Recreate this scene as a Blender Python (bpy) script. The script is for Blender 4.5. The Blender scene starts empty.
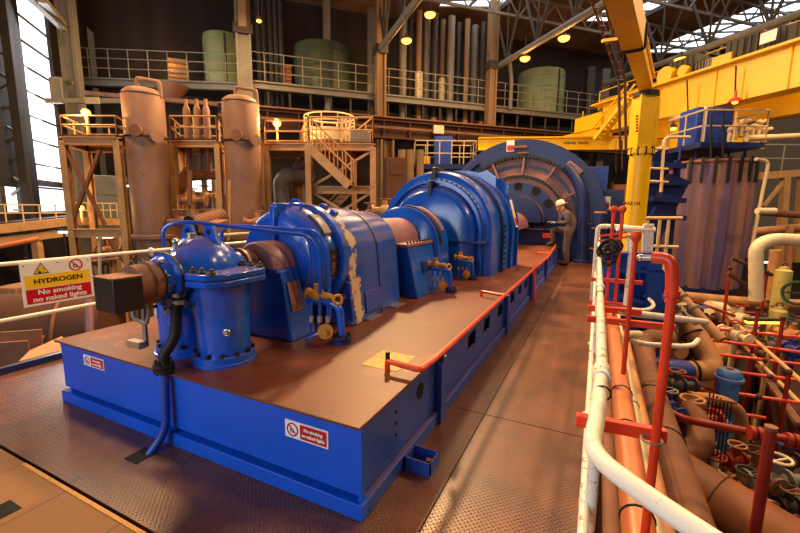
import bpy, bmesh, math, random
from mathutils import Vector, Matrix
random.seed(7)
S = bpy.context.scene
COL = S.collection
PI = math.pi
# ------------------------------------------------------------------ camera
H, F = 1.55, 400.4
YAW, PIT, ROL = 0.45498, 0.14494, 0.00855
fw = Vector((-math.sin(YAW)*math.cos(PIT), math.cos(YAW)*math.cos(PIT), -math.sin(PIT)))
r0 = Vector((math.cos(YAW), math.sin(YAW), 0))
u0 = r0.cross(fw)
rt = r0*math.cos(ROL)+u0*math.sin(ROL)
up = -r0*math.sin(ROL)+u0*math.cos(ROL)
cd = bpy.data.cameras.new('camera'); cam = bpy.data.objects.new('camera', cd); COL.objects.link(cam)
cam.matrix_world = Matrix((( rt.x, up.x, -fw.x, 0), (rt.y, up.y, -fw.y, 0), (rt.z, up.z, -fw.z, H), (0,0,0,1)))
cd.sensor_width = 36; cd.lens = 36*F/800; cd.clip_start = .02; cd.clip_end = 200
S.camera = cam
O = Vector((0,0,H))
fh = Vector((-math.sin(YAW), math.cos(YAW), 0))      # horizontal viewing direction
def ray(px, py): return rt*((px-400)/F) - up*((py-266.5)/F) + fw
def P(px, py, x=None, y=None, z=None):               # point seen at a pixel, on a plane of the place
    d = ray(px, py)
    t = (x-O.x)/d.x if x is not None else (y-O.y)/d.y if y is not None else (z-O.z)/d.z
    return O+d*t
def V(px, py, d):                                    # same, at a known distance in front of the photographer
    q = ray(px, py); return O+q*(d/q.dot(fh))
def L(lat, d, z): return r0*lat+fh*d+Vector((0,0,z))
A = (-0.326*r0+0.946*fh).normalized()                # the hall's two axes
B = ( 0.946*r0+0.326*fh).normalized()
Z = Vector((0,0,1)); X = Vector((1,0,0)); Y = Vector((0,1,0))
def vec(p): return Vector(p)

# ------------------------------------------------------------------ mesh builder
class MB:
    def __init__(s): s.bm = bmesh.new()
    def face(s, pts):
        try: return s.bm.faces.new([s.bm.verts.new(vec(p)) for p in pts])
        except Exception: return None
    def loft(s, rings, cap0=True, cap1=True, closed=True):
        vs = [[s.bm.verts.new(vec(p)) for p in r] for r in rings]
        n = len(vs[0])
        for a, b in zip(vs, vs[1:]):
            for i in range(n if closed else n-1):
                j = (i+1) % n
                s.bm.faces.new((a[i], a[j], b[j], b[i]))
        if closed and cap0: s.bm.faces.new(vs[0][::-1])
        if closed and cap1: s.bm.faces.new(vs[-1])
        return s
    def ext(s, pts, v):
        v = vec(v); return s.loft([pts, [vec(p)+v for p in pts]])
    def box(s, a, b):                                 # two opposite corners
        x0, x1 = sorted((a[0], b[0])); y0, y1 = sorted((a[1], b[1])); z0, z1 = sorted((a[2], b[2]))
        return s.ext([(x0,y0,z0),(x1,y0,z0),(x1,y1,z0),(x0,y1,z0)], (0,0,z1-z0))
    def obox(s, c, ax, ay, az, sx, sy, sz):           # oriented, c = centre
        c = vec(c); ax = ax*sx/2; ay = ay*sy/2; v = az*sz
        b = c-v/2
        return s.ext([b-ax-ay, b+ax-ay, b+ax+ay, b-ax+ay], v)
    def beam(s, p0, p1, w, h, up_=None):
        p0, p1 = vec(p0), vec(p1); d = (p1-p0).normalized()
        u = vec(up_) if up_ is not None else (Z if abs(d.z) < .9 else fh)
        sx = d.cross(u).normalized(); u = sx.cross(d).normalized()
        return s.ext([p0-sx*w/2-u*h/2, p0+sx*w/2-u*h/2, p0+sx*w/2+u*h/2, p0-sx*w/2+u*h/2], p1-p0)
    def ibeam(s, p0, p1, w, h, t=.03, up_=None):
        p0, p1 = vec(p0), vec(p1); d = (p1-p0).normalized()
        u = vec(up_) if up_ is not None else (Z if abs(d.z) < .9 else fh)
        sx = d.cross(u).normalized(); u = sx.cross(d).normalized()
        for k in (-1, 1): s.beam(p0+u*k*(h/2-t/2), p1+u*k*(h/2-t/2), w, t, u)
        return s.beam(p0, p1, t, h-2*t, u)
    def tube(s, pts, r, n=8, bend=0, cap=True):
        pts = [vec(p) for p in pts]
        if bend:
            q = [pts[0]]; rl = list(r) if isinstance(r, (list, tuple)) else [r]*len(pts); r = [rl[0]]
            for a, b, c, rb in zip(pts, pts[1:], pts[2:], rl[1:]):
                l = min(bend, (b-a).length*.49, (c-b).length*.49)
                p, e = b+(a-b).normalized()*l, b+(c-b).normalized()*l
                for k in range(6):
                    t = k/5; q.append(p*(1-t)**2+b*2*t*(1-t)+e*t*t); r.append(rb)
            q.append(pts[-1]); r.append(rl[-1]); pts = q
        d0 = (pts[1]-pts[0]).normalized()
        u = d0.cross(Z if abs(d0.z) < .9 else X).normalized()
        rings = []
        for i, p in enumerate(pts):
            a = (p-pts[i-1]).normalized() if i else None
            b = (pts[i+1]-p).normalized() if i < len(pts)-1 else None
            t = (a+b).normalized() if a and b else (a or b)
            u = (u-t*u.dot(t)).normalized(); w = t.cross(u)
            rr = r[i] if isinstance(r, (list, tuple)) else r
            rings.append([p+(u*math.cos(k*2*PI/n)+w*math.sin(k*2*PI/n))*rr for k in range(n)])
        return s.loft(rings, cap, cap)
    def cyl(s, p0, p1, ra, rb=None, n=20): return s.tube([p0, p1], [ra, ra if rb is None else rb], n)
    def lathe(s, c, ax, prof, n=32, a0=0, a1=2*PI, ref=None):   # prof: (radius, offset along axis)
        c, ax = vec(c), vec(ax).normalized()
        u = vec(ref) if ref is not None else (X if abs(ax.x) < .9 else Y)
        u = (u-ax*u.dot(ax)).normalized(); w = ax.cross(u)
        full = abs(a1-a0) > 2*PI-1e-4
        m = n if full else n+1
        rings = []
        for (r, t) in prof:
            r = max(r, 1e-4)
            rings.append([c+ax*t+(u*math.cos(a0+(a1-a0)*k/n)+w*math.sin(a0+(a1-a0)*k/n))*r for k in range(m)])
        return s.loft(rings, full, full, full)
    def patch(s, c, ax, r1, r2, t0, t1, a0, a1, n=12, ref=None): # solid curved patch between two radii
        c, ax = vec(c), vec(ax).normalized()
        u = vec(ref) if ref is not None else X
        u = (u-ax*u.dot(ax)).normalized(); w = ax.cross(u)
        rings = []
        for k in range(n+1):
            a = a0+(a1-a0)*k/n; e = u*math.cos(a)+w*math.sin(a)
            rings.append([c+e*r1+ax*t0, c+e*r2+ax*t0, c+e*r2+ax*t1, c+e*r1+ax*t1])
        return s.loft(rings)
    def sph(s, c, r, sx=1, sy=1, sz=1, n=14):
        m = Matrix.Translation(vec(c)) @ Matrix.Diagonal((r*sx, r*sy, r*sz, 1))
        bmesh.ops.create_uvsphere(s.bm, u_segments=n, v_segments=max(6, n*2//3), radius=1, matrix=m); return s
    def torus(s, c, ax, R, r, n=24, m=8, a0=0, a1=2*PI):
        c, ax = vec(c), vec(ax).normalized()
        u = (X if abs(ax.x) < .9 else Y); u = (u-ax*u.dot(ax)).normalized(); w = ax.cross(u)
        full = abs(a1-a0) > 2*PI-1e-4
        rings = []
        for k in range(n if full else n+1):
            a = a0+(a1-a0)*k/n; e = u*math.cos(a)+w*math.sin(a)
            rings.append([c+e*(R+r*math.cos(j*2*PI/m))+ax*r*math.sin(j*2*PI/m) for j in range(m)])
        if full:
            rings.append(rings[0]); s.loft(rings, False, False); bmesh.ops.remove_doubles(s.bm, verts=s.bm.verts, dist=1e-6); return s
        return s.loft(rings)
    def bolts(s, c, ax, R, k, r, h, a0=0, a1=2*PI, ref=None):
        c, ax = vec(c), vec(ax).normalized()
        u = vec(ref) if ref is not None else (X if abs(ax.x) < .9 else Y)
        u = (u-ax*u.dot(ax)).normalized(); w = ax.cross(u)
        for i in range(k):
            a = a0+(a1-a0)*(i+.5)/k
            p = c+(u*math.cos(a)+w*math.sin(a))*R
            s.cyl(p, p+ax*h, r, n=6)
        return s
    def ob(s, name, mat, parent=None, label=None, cat=None, group=None, kind=None, bevel=0, smooth=True, split=None):
        bm = s.bm
        if split is None: split = name in SPLIT
        if split:
            bm.verts.index_update(); seen = set(); groups = []
            for v in bm.verts:
                if v in seen: continue
                st = [v]; seen.add(v); g = []
                while st:
                    q = st.pop(); g.append(q)
                    for e in q.link_edges:
                        w = e.other_vert(q)
                        if w not in seen: seen.add(w); st.append(w)
                groups.append(g)
            if len(groups) > 1:
                o = None
                for g in groups:
                    m2 = MB(); mp = {v: m2.bm.verts.new(v.co) for v in g}
                    fs = {f for v in g for f in v.link_faces}
                    for f in fs: m2.bm.faces.new([mp[v] for v in f.verts])
                    o = m2.ob(name, mat, parent, label, cat, group, kind, bevel, smooth, False)
                bm.free(); return o
        bmesh.ops.recalc_face_normals(bm, faces=bm.faces)
        me = bpy.data.meshes.new(name)
        vs = bm.verts
        c = Vector((sum(v.co.x for v in vs), sum(v.co.y for v in vs), sum(v.co.z for v in vs)))/max(1, len(vs))
        if parent is None: c.z = min(v.co.z for v in vs)
        for v in vs: v.co -= c
        bm.to_mesh(me); bm.free()
        if smooth:
            me.polygons.foreach_set('use_smooth', [True]*len(me.polygons))
            me.set_sharp_from_angle(angle=math.radians(38))
        me.materials.append(mat)
        o = bpy.data.objects.new(name, me); COL.objects.link(o)
        if bevel:
            b = o.modifiers.new('bevel', 'BEVEL'); b.width = bevel; b.segments = 2; b.limit_method = 'ANGLE'; b.angle_limit = math.radians(50)
        put(o, c, parent, label, cat, group, kind); return o
SPLIT = {'flange_bolt','bolt','hanger','stiffener','lid_screw','ring_bolt','rim_bolt','outer_bolt','inner_bolt','joint_bolt','guard_bolt','collar_bolt','step','rung','eye','port_hole','ring_rib','cylinder_band','weld_band','brace','slat','mullion','screw','cable','sling','mast','plate_seam','clamp_ring','pipe_union','flange','ladder_rail','wire_tie','glazing_bar','rail_post','post','column_leg','colour_stencil','pipe_flange','stringer','arm_strap'}
WORLD = {}
def put(o, c, parent, label=None, cat=None, group=None, kind=None):
    WORLD[o.name] = vec(c)
    if parent is not None: o.parent = parent; o.location = vec(c)-WORLD[parent.name]
    else: o.location = c
    if label: o['label'] = label
    if cat: o['category'] = cat
    if group: o['group'] = group
    if kind: o['kind'] = kind
def T(name, label, cat, loc, group=None):
    o = bpy.data.objects.new(name, None); COL.objects.link(o); o.empty_display_size = .1
    put(o, vec(loc), None, label, cat, group); return o
def text(name, s, size, at, xd, yd, mat, parent, align='CENTER', depth=.0015, bold=0, wide=1.0):
    c = bpy.data.curves.new(name, 'FONT'); c.body = s; c.size = size; c.align_x = align; c.align_y = 'CENTER'; c.extrude = depth; c.offset = bold; c.resolution_u = 3
    t = bpy.data.objects.new('t', c); COL.objects.link(t)
    bpy.context.view_layer.update()
    me = bpy.data.meshes.new_from_object(t.evaluated_get(bpy.context.evaluated_depsgraph_get()))
    bpy.data.objects.remove(t)
    xd, yd = vec(xd).normalized(), vec(yd).normalized(); zd = xd.cross(yd)
    for v in me.vertices: v.co = xd*(v.co.x*wide)+yd*v.co.y+zd*v.co.z
    me.materials.clear(); me.materials.append(mat); me.name = name
    o = bpy.data.objects.new(name, me); COL.objects.link(o); put(o, at, parent); return o
def copy_tree(o, delta, parent=None, label=None):
    c = o.copy(); COL.objects.link(c)
    if parent is None: c.location = o.location+vec(delta)
    else: c.parent = parent
    if label: c['label'] = label
    for ch in list(o.children): copy_tree(ch, delta, c)
    return c

# ------------------------------------------------------------------ materials
def srgb(c):
    return tuple((v/12.92 if v <= .04045 else ((v+.055)/1.055)**2.4) for v in (x/255 for x in c))+(1,)
def mat(name, rgb, rough=.5, metal=0, var=.25, rust=0, rustc=(96,48,20), dust_sheen=0, dust_sheen_c=(150,96,66), scale=6, emit=None, es=1, bump=0, spec=.5, patch=None):
    m = bpy.data.materials.new(name); m.use_nodes = True
    nt = m.node_tree; N = nt.nodes; K = nt.links; bs = N['Principled BSDF']
    bs.inputs['Roughness'].default_value = rough; bs.inputs['Metallic'].default_value = metal
    bs.inputs['Specular IOR Level'].default_value = spec
    c = srgb(rgb)
    if emit is not None:
        bs.inputs['Base Color'].default_value = c
        bs.inputs['Emission Color'].default_value = srgb(emit); bs.inputs['Emission Strength'].default_value = es; return m
    tc = N.new('ShaderNodeTexCoord'); geo = N.new('ShaderNodeNewGeometry')
    nz = N.new('ShaderNodeTexNoise'); nz.inputs['Scale'].default_value = scale; nz.inputs['Detail'].default_value = 6; nz.inputs['Roughness'].default_value = .65
    K.new(geo.outputs['Position'], nz.inputs['Vector'])
    cr = N.new('ShaderNodeMapRange'); cr.inputs[1].default_value = .3; cr.inputs[2].default_value = .7; cr.inputs[3].default_value = 1-var; cr.inputs[4].default_value = 1+var*.6
    K.new(nz.outputs['Fac'], cr.inputs[0])
    mx = N.new('ShaderNodeMix'); mx.data_type = 'RGBA'; mx.blend_type = 'MULTIPLY'; mx.inputs[0].default_value = 1
    mx.inputs[6].default_value = c; K.new(cr.outputs[0], mx.inputs[7])
    out = mx.outputs[2]
    def over(fac, col):
        nonlocal out
        k = N.new('ShaderNodeMix'); k.data_type = 'RGBA'; K.new(fac, k.inputs[0]); K.new(out, k.inputs[6]); k.inputs[7].default_value = srgb(col); out = k.outputs[2]
    def thr(scale_, lo, hi, amp=1):
        n2 = N.new('ShaderNodeTexNoise'); n2.inputs['Scale'].default_value = scale_; n2.inputs['Detail'].default_value = 8; n2.inputs['Roughness'].default_value = .7
        K.new(geo.outputs['Position'], n2.inputs['Vector'])
        q = N.new('ShaderNodeMapRange'); q.inputs[1].default_value = lo; q.inputs[2].default_value = hi; q.inputs[3].default_value = 0; q.inputs[4].default_value = amp
        K.new(n2.outputs['Fac'], q.inputs[0]); return q.outputs[0]
    if dust_sheen:  # upward faces tinted: dust plus warm reflected light put into the colour
        sp = N.new('ShaderNodeSeparateXYZ'); K.new(geo.outputs['Normal'], sp.inputs[0])
        q = N.new('ShaderNodeMapRange'); q.inputs[1].default_value = .45; q.inputs[2].default_value = 1; q.inputs[3].default_value = 0; q.inputs[4].default_value = dust_sheen
        K.new(sp.outputs['Z'], q.inputs[0])
        ml = N.new('ShaderNodeMath'); ml.operation = 'MULTIPLY'; K.new(q.outputs[0], ml.inputs[0]); K.new(thr(3.1, .2, .55), ml.inputs[1]); over(ml.outputs[0], dust_sheen_c)
    if rust: over(thr(scale*1.7+3, .68-rust*.3, .74-rust*.25), rustc)
    if patch: over(thr(patch[1], patch[2], patch[2]+.03), patch[0])
    K.new(out, bs.inputs['Base Color'])
    rr = N.new('ShaderNodeMapRange'); rr.inputs[3].default_value = max(0, rough-.1); rr.inputs[4].default_value = min(1, rough+.15); K.new(nz.outputs['Fac'], rr.inputs[0]); K.new(rr.outputs[0], bs.inputs['Roughness'])
    if bump:
        b = N.new('ShaderNodeBump'); b.inputs['Strength'].default_value = bump; b.inputs['Distance'].default_value = .01; K.new(nz.outputs['Fac'], b.inputs['Height']); K.new(b.outputs[0], bs.inputs['Normal'])
    return m
def checker(name, rgb, cell=.021, rough=.34, spec=.8, strength=1.0):
    m = mat(name, rgb, rough=rough, var=.5, rust=.28, rustc=(60,34,18), scale=2.2, spec=spec)
    nt = m.node_tree; N = nt.nodes; K = nt.links; bs = N['Principled BSDF']
    geo = N.new('ShaderNodeNewGeometry'); mp = N.new('ShaderNodeMapping'); mp.inputs['Rotation'].default_value = (0,0,PI/4); mp.inputs['Scale'].default_value = (1/cell,)*3
    K.new(geo.outputs['Position'], mp.inputs['Vector'])
    sp = N.new('ShaderNodeSeparateXYZ'); K.new(mp.outputs[0], sp.inputs[0])
    def mth(op, a, b=None, c=None):
        n = N.new('ShaderNodeMath'); n.operation = op
        for i, v in enumerate((a, b, c)):
            if v is None: continue
            if isinstance(v, (int, float)): n.inputs[i].default_value = v
            else: K.new(v, n.inputs[i])
        return n.outputs[0]
    fx = mth('SUBTRACT', mth('FRACT', sp.outputs[0]), .5); fy = mth('SUBTRACT', mth('FRACT', sp.outputs[1]), .5)
    par = mth('FLOORED_MODULO', mth('ADD', mth('FLOOR', sp.outputs[0]), mth('FLOOR', sp.outputs[1])), 2)
    a = mth('ADD', mth('MULTIPLY', fx, par), mth('MULTIPLY', fy, mth('SUBTRACT', 1, par)))
    b = mth('ADD', mth('MULTIPLY', fy, par), mth('MULTIPLY', fx, mth('SUBTRACT', 1, par)))
    h = mth('SUBTRACT', 1, mth('ADD', mth('POWER', mth('DIVIDE', a, .46), 2), mth('POWER', mth('DIVIDE', b, .15), 2)))
    h = mth('MAXIMUM', h, 0)
    bp = N.new('ShaderNodeBump'); bp.inputs['Strength'].default_value = strength; bp.inputs['Distance'].default_value = .008
    K.new(h, bp.inputs['Height']); K.new(bp.outputs[0], bs.inputs['Normal']); return m
def brickmat(name, rgb, w, h_, mortar=(40,24,14)):
    m = mat(name, rgb, rough=.6, var=.3, scale=3)
    nt = m.node_tree; N = nt.nodes; K = nt.links; bs = N['Principled BSDF']
    geo = N.new('ShaderNodeNewGeometry'); br = N.new('ShaderNodeTexBrick'); br.offset = 0
    br.inputs['Scale'].default_value = 1; br.inputs['Brick Width'].default_value = w; br.inputs['Row Height'].default_value = h_; br.inputs['Mortar Size'].default_value = .004
    br.inputs['Color1'].default_value = srgb(rgb); br.inputs['Color2'].default_value = srgb(tuple(int(v*.82) for v in rgb)); br.inputs['Mortar'].default_value = srgb(mortar)
    K.new(geo.outputs['Position'], br.inputs['Vector'])
    old = bs.inputs['Base Color'].links[0].from_socket
    k = N.new('ShaderNodeMix'); k.data_type = 'RGBA'; k.inputs[0].default_value = .65; K.new(old, k.inputs[6]); K.new(br.outputs['Color'], k.inputs[7]); K.new(k.outputs[2], bs.inputs['Base Color']); return m
def stripes(name, rgb, rgb2, sc, axis=0, rough=.6):
    m = mat(name, rgb, rough=rough, var=.25, scale=2)
    nt = m.node_tree; N = nt.nodes; K = nt.links; bs = N['Principled BSDF']
    tc = N.new('ShaderNodeTexCoord'); mp = N.new('ShaderNodeMapping'); mp.inputs['Scale'].default_value = (sc, sc, .05*sc)
    K.new(tc.outputs['Object'], mp.inputs['Vector'])
    nz = N.new('ShaderNodeTexNoise'); nz.inputs['Scale'].default_value = 1; nz.inputs['Detail'].default_value = 5; K.new(mp.outputs[0], nz.inputs['Vector'])
    q = N.new('ShaderNodeMapRange'); q.inputs[1].default_value = .4; q.inputs[2].default_value = .62; K.new(nz.outputs['Fac'], q.inputs[0])
    old = bs.inputs['Base Color'].links[0].from_socket
    k = N.new('ShaderNodeMix'); k.data_type = 'RGBA'; K.new(q.outputs[0], k.inputs[0]); K.new(old, k.inputs[6]); k.inputs[7].default_value = srgb(rgb2); K.new(k.outputs[2], bs.inputs['Base Color']); return m

BLUE = mat('blue_gloss_paint', (18,88,206), .17, var=.2, rust=.07, rustc=(60,40,40), dust_sheen=.5, dust_sheen_c=(140,100,110), scale=5, spec=.7)
def peel_front(m, y0, half, col):   # bare primer where the front edge of a cover has lost its paint
    nt = m.node_tree; N = nt.nodes; K = nt.links; bs = N['Principled BSDF']
    geo = N.new('ShaderNodeNewGeometry'); sp = N.new('ShaderNodeSeparateXYZ'); K.new(geo.outputs['Position'], sp.inputs[0])
    nz = N.new('ShaderNodeTexNoise'); nz.inputs['Scale'].default_value = 8; nz.inputs['Detail'].default_value = 7; nz.inputs['Roughness'].default_value = .68; K.new(geo.outputs['Position'], nz.inputs['Vector'])
    def mth(op, a, b=None):
        n = N.new('ShaderNodeMath'); n.operation = op
        for i, v in enumerate((a, b)):
            if isinstance(v, (int, float)): n.inputs[i].default_value = v
            elif v is not None: K.new(v, n.inputs[i])
        return n.outputs[0]
    d = mth('DIVIDE', mth('ABSOLUTE', mth('SUBTRACT', sp.outputs['Y'], y0)), half)
    f = mth('SUBTRACT', mth('MULTIPLY', nz.outputs['Fac'], 1.9), mth('ADD', mth('MULTIPLY', d, .5), .72))
    q = N.new('ShaderNodeMapRange'); q.inputs[1].default_value = 0; q.inputs[2].default_value = .05; K.new(f, q.inputs[0])
    old = bs.inputs['Base Color'].links[0].from_socket
    k = N.new('ShaderNodeMix'); k.data_type = 'RGBA'; K.new(q.outputs[0], k.inputs[0]); K.new(old, k.inputs[6]); k.inputs[7].default_value = srgb(col); K.new(k.outputs[2], bs.inputs['Base Color'])
BLUEF = mat('blue_plinth_paint', (8,84,208), .4, var=.14, rust=.05, scale=3)
BLUEP = mat('blue_peeling_paint', (36,82,190), .2, var=.16, dust_sheen=.4, dust_sheen_c=(150,118,130), scale=4)
peel_front(BLUEP, 3.02, .13, (206,184,150))
BLUED = mat('dark_blue_paint', (26,44,104), .34, var=.25, rust=.08, dust_sheen=.4, dust_sheen_c=(110,80,66), scale=3)
BLUEM = mat('mid_blue_paint', (36,76,176), .4, var=.2, rust=.08, dust_sheen=.3, scale=3)
LBLUE = mat('light_blue_paint', (66,124,196), .4, var=.2, rust=.08, dust_sheen=.4, scale=6)
RUSTTOP = mat('rust_brown_plate', (108,52,20), .46, var=.5, rust=.22, rustc=(84,40,18), scale=1.5, spec=.45, patch=((128,72,28), 1.1, .6))
PINK = mat('dusty_pink_paint', (142,100,104), .4, var=.25, rust=.1, dust_sheen=.5, scale=5)
RUST = mat('rusty_brown_steel', (134,88,62), .7, var=.35, rust=.25, rustc=(86,46,24), scale=2.5)
RUSTD = mat('dark_rust_steel', (80,44,25), .7, var=.35, rust=.25, scale=3)
VESS = mat('vessel_brown_paint', (146,108,86), .55, var=.3, rust=.2, rustc=(104,64,42), scale=1.6)
TAN = mat('tan_lagged_pipe', (188,132,84), .6, var=.25, rust=.1, scale=4)
CREAM = mat('cream_paint', (226,210,174), .42, var=.12, rust=.12, rustc=(150,96,44), scale=9)
WHITE = mat('chipped_white_paint', (240,234,220), .38, var=.08, rust=.42, rustc=(168,110,44), scale=14)
WHITEC = mat('clean_white_paint', (244,238,222), .4, var=.06, rust=.24, rustc=(180,140,80), scale=7)
RED = mat('red_pipe_paint', (222,62,24), .36, var=.15, rust=.05, scale=7)
REDD = mat('dark_red_paint', (150,36,18), .5, var=.25, rust=.15, scale=6)
ORANGE = mat('orange_pipe_paint', (204,116,64), .42, var=.16, rust=.06, rustc=(150,70,30), scale=6)
ORRED = mat('orange_red_rail_paint', (228,74,18), .36, var=.12, scale=6)
YEL = mat('yellow_crane_paint', (250,196,4), .4, var=.12, rust=.06, rustc=(140,92,20), scale=2)
YELV = mat('ochre_valve_paint', (206,140,40), .45, var=.25, rust=.2, scale=12)
OCHRE = mat('orange_ochre_frame_paint', (196,152,100), .55, var=.25, rust=.2, rustc=(150,88,40), scale=4)
GREEN = mat('green_tank_paint', (142,156,112), .45, var=.2, scale=1.2)
GREENY = mat('yellow_paint_and_lit_tint', (190,176,96), .5, var=.2, rust=.1, scale=6)  # pale yellow canister paint; drum's yellow-green lamp light put into the colour
CONC = mat('grey_column_paint', (132,128,116), .7, var=.2, scale=1.5)
TANC = mat('brown_column_paint', (142,112,80), .7, var=.2, scale=1.5)
DARK = mat('dark_brown_cladding', (40,28,22), .85, var=.4, scale=.8)
DARKW = stripes('dark_streaked_cladding', (44,33,27), (58,44,36), 1.4)
GREYD = mat('dark_grey_steel', (62,58,54), .6, var=.25, scale=3)
GREY = mat('grey_steel', (128,122,112), .5, var=.2, rust=.1, scale=5)
RAILG = mat('pale_grey_rail_paint', (150,146,130), .5, var=.15, scale=5)
RAILY = mat('warm_white_rail_paint', (214,190,148), .5, var=.15, scale=5)
BLACK = mat('black_steel', (24,21,20), .4, var=.4, rust=.1, scale=6)
BLACKR = mat('black_rubber', (14,13,13), .6, var=.3)
BROWNB = mat('dusty_box_top', (150,92,58), .7, var=.2, scale=6)
STEEL = mat('bare_steel', (190,184,172), .3, metal=.8, var=.15, scale=8)
PURPLE = stripes('purple_grey_draped_sheeting', (84,72,122), (134,96,88), 3.4)
CHECK = checker('rust_brown_checker_plate', (108,58,22))
TILE = brickmat('ochre_floor_tiles', (142,96,50), .5, .34)
ROOFM = stripes('brown_roof_sheeting', (150,112,84), (124,90,66), .5, rough=.8)
SIGNW = mat('white_sign_face', (240,238,234), .35, var=.02)
SIGNR = mat('red_sign_panel', (196,14,14), .35, var=.04)
SIGNY = mat('yellow_sign_panel', (250,208,10), .35, var=.03)
INK = mat('black_sign_ink', (20,18,18), .4, var=.02)
PANE = mat('bright_daylight_glazing', (255,255,255), .2, emit=(250,252,255), es=2.2)
LAMPE = mat('sodium_lamp_glow', (255,190,90), .3, emit=(255,158,48), es=5)
SHED = mat('lamp_housing', (64,54,46), .6, var=.1)
GLASS = mat('dusty_inspection_glass', (52,34,28), .08, var=.3, scale=8, spec=1)
GLASSREFL = mat('painted_reflection_glass', (206,196,176), .08, var=.2, scale=12, spec=1)  # upper window's bright reflection put into the pane colour
SKIN = mat('skin', (206,150,116), .5, var=.08)
CLOTH = mat('grey_brown_overalls', (88,76,80), .85, var=.2, scale=9)
SHIRT = mat('blue_overall_shoulders', (62,70,150), .8, var=.15, scale=9)
HELM = mat('white_helmet_shell', (240,236,226), .3, var=.03)
YPATCH = stripes('worn_yellow_floor_paint', (236,170,20), (196,120,30), 18, rough=.5)
GRILLE = mat('perforated_brown_panel', (150,96,70), .7, var=.5, scale=40)
INTER = mat('dark_interior', (12,11,12), .9, var=.2)

# ------------------------------------------------------------------ small repeated builders
def rails(m, pts, z0, heights=(.5, 1.0), gap=1.2, r=.022, n=6):
    pts = [vec(p) for p in pts]
    for a, b in zip(pts, pts[1:]):
        for h in heights: m.tube([(a.x, a.y, z0+h), (b.x, b.y, z0+h)], r, n)
        k = max(1, round((b-a).length/gap))
        for i in range(k+1):
            q = a.lerp(b, i/k); m.tube([(q.x, q.y, z0), (q.x, q.y, z0+heights[-1])], r, n)
    return m
def sign(name, o, xd, yd, w, h, parent, rows, thick=.006):
    """rows: (x0,x1,y0,y1,material) panels in unit coordinates laid on a white board"""
    xd, yd = vec(xd).normalized(), vec(yd).normalized(); zd = xd.cross(yd)
    m = MB(); m.obox(vec(o)-zd*thick/2, xd, yd, zd, w, h, thick); b = m.ob(name, SIGNW, parent)
    for (x0, x1, y0, y1, mt) in rows:
        m = MB(); m.obox(vec(o)+xd*w*((x0+x1)/2-.5)+yd*h*((y0+y1)/2-.5)+zd*.0006, xd, yd, zd, w*(x1-x0), h*(y1-y0), .0012); m.ob('colour_panel', mt, b)
    return b
def no_symbol(o, xd, yd, R, parent):
    xd, yd = vec(xd).normalized(), vec(yd).normalized(); zd = xd.cross(yd); o = vec(o)
    m = MB(); m.patch(o, zd, R*.8, R, 0, .002, 0, 2*PI, 28, xd)
    d = (xd-yd).normalized(); m.obox(o+zd*.0012, d, zd.cross(d), zd, R*1.7, R*.18, .002); m.ob('prohibition_ring', SIGNR, parent)
    m = MB(); m.obox(o+zd*.0005-xd*R*.1, xd, yd, zd, R*.55, R*.16, .001); m.obox(o+zd*.0005-xd*R*.3-yd*R*.22, yd, xd, zd, R*.5, R*.16, .001); m.sph(o+xd*R*.05-yd*R*.35+zd*.0005, R*.12, 1, 1, 1, 8)
    m.ob('symbol', INK, parent)
def smoke_sign(o, xd, w, h, parent):
    zd = xd.cross(Z)
    b = sign('no_smoking_sign', o, xd, Z, w, h, parent, [(.36, .97, .08, .92, SIGNR)])
    no_symbol(vec(o)+vec(xd)*w*(-.32)+zd*.0005, xd, Z, h*.4, b)
    for i, s in enumerate(('No smoking', 'no naked lights')):
        text('lettering', s, h*.25, vec(o)+vec(xd)*w*.165+Z*h*(.16-.32*i)+zd*.0016, xd, Z, SIGNW, b, bold=.001)
    return b
# ================================================================== SETTING
m = MB(); m.box((-4.83, 1.03, -.06), (.09, 15.5, 0)); m.box((-1.2, .6, -.06), (.09, 1.03, 0)) if False else None
m.ob('floor', CHECK, kind='structure', smooth=False)
m = MB(); m.box((-6.5, -3, -.06), (.09, 1.005, .004)); m.ob('floor', TILE, kind='structure', smooth=False)
m = MB(); m.box((-6.5, 1.005, -.08), (.09, 1.03, -.03)); m.ob('trim_1', INTER, kind='structure', smooth=False)
m = MB(); m.box((-3.0, .985, .004), (.09, 1.005, .009)); m.ob('trim_2', YELV, kind='structure', smooth=False)
for y in (2.85, 5.6, 8.4): # joints between deck plates, right walkway
    m = MB(); m.box((-.9, y, 0), (.08, y+.008, .0012)); m.ob('trim_3', INTER, kind='structure', smooth=False)
m = MB(); m.box((-.672, 1.6, 0), (-.664, 12.2, .0012)); m.ob('trim_4', INTER, kind='structure', smooth=False)
m = MB(); c = P(4,514,z=.004); m.box((c.x-.1, c.y-.06, .003), (c.x+.03, c.y+.06, .006)); m.ob('trim_7', INTER, kind='structure', smooth=False)
m = MB(); m.box((-4.87, 1.0, -.06), (-4.81, 13.5, .062)); m.ob('trim_5', BLUED, kind='structure', smooth=False)
m = MB(); m.box((.05, -2, -.35), (.1, 15.5, -.06)); m.ob('trim_6', RUSTD, kind='structure', smooth=False)
m = MB(); m.box((-40, -6, -3.1), (45, 50, -3)); m.ob('floor', RUSTD, kind='structure', smooth=False)
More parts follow.
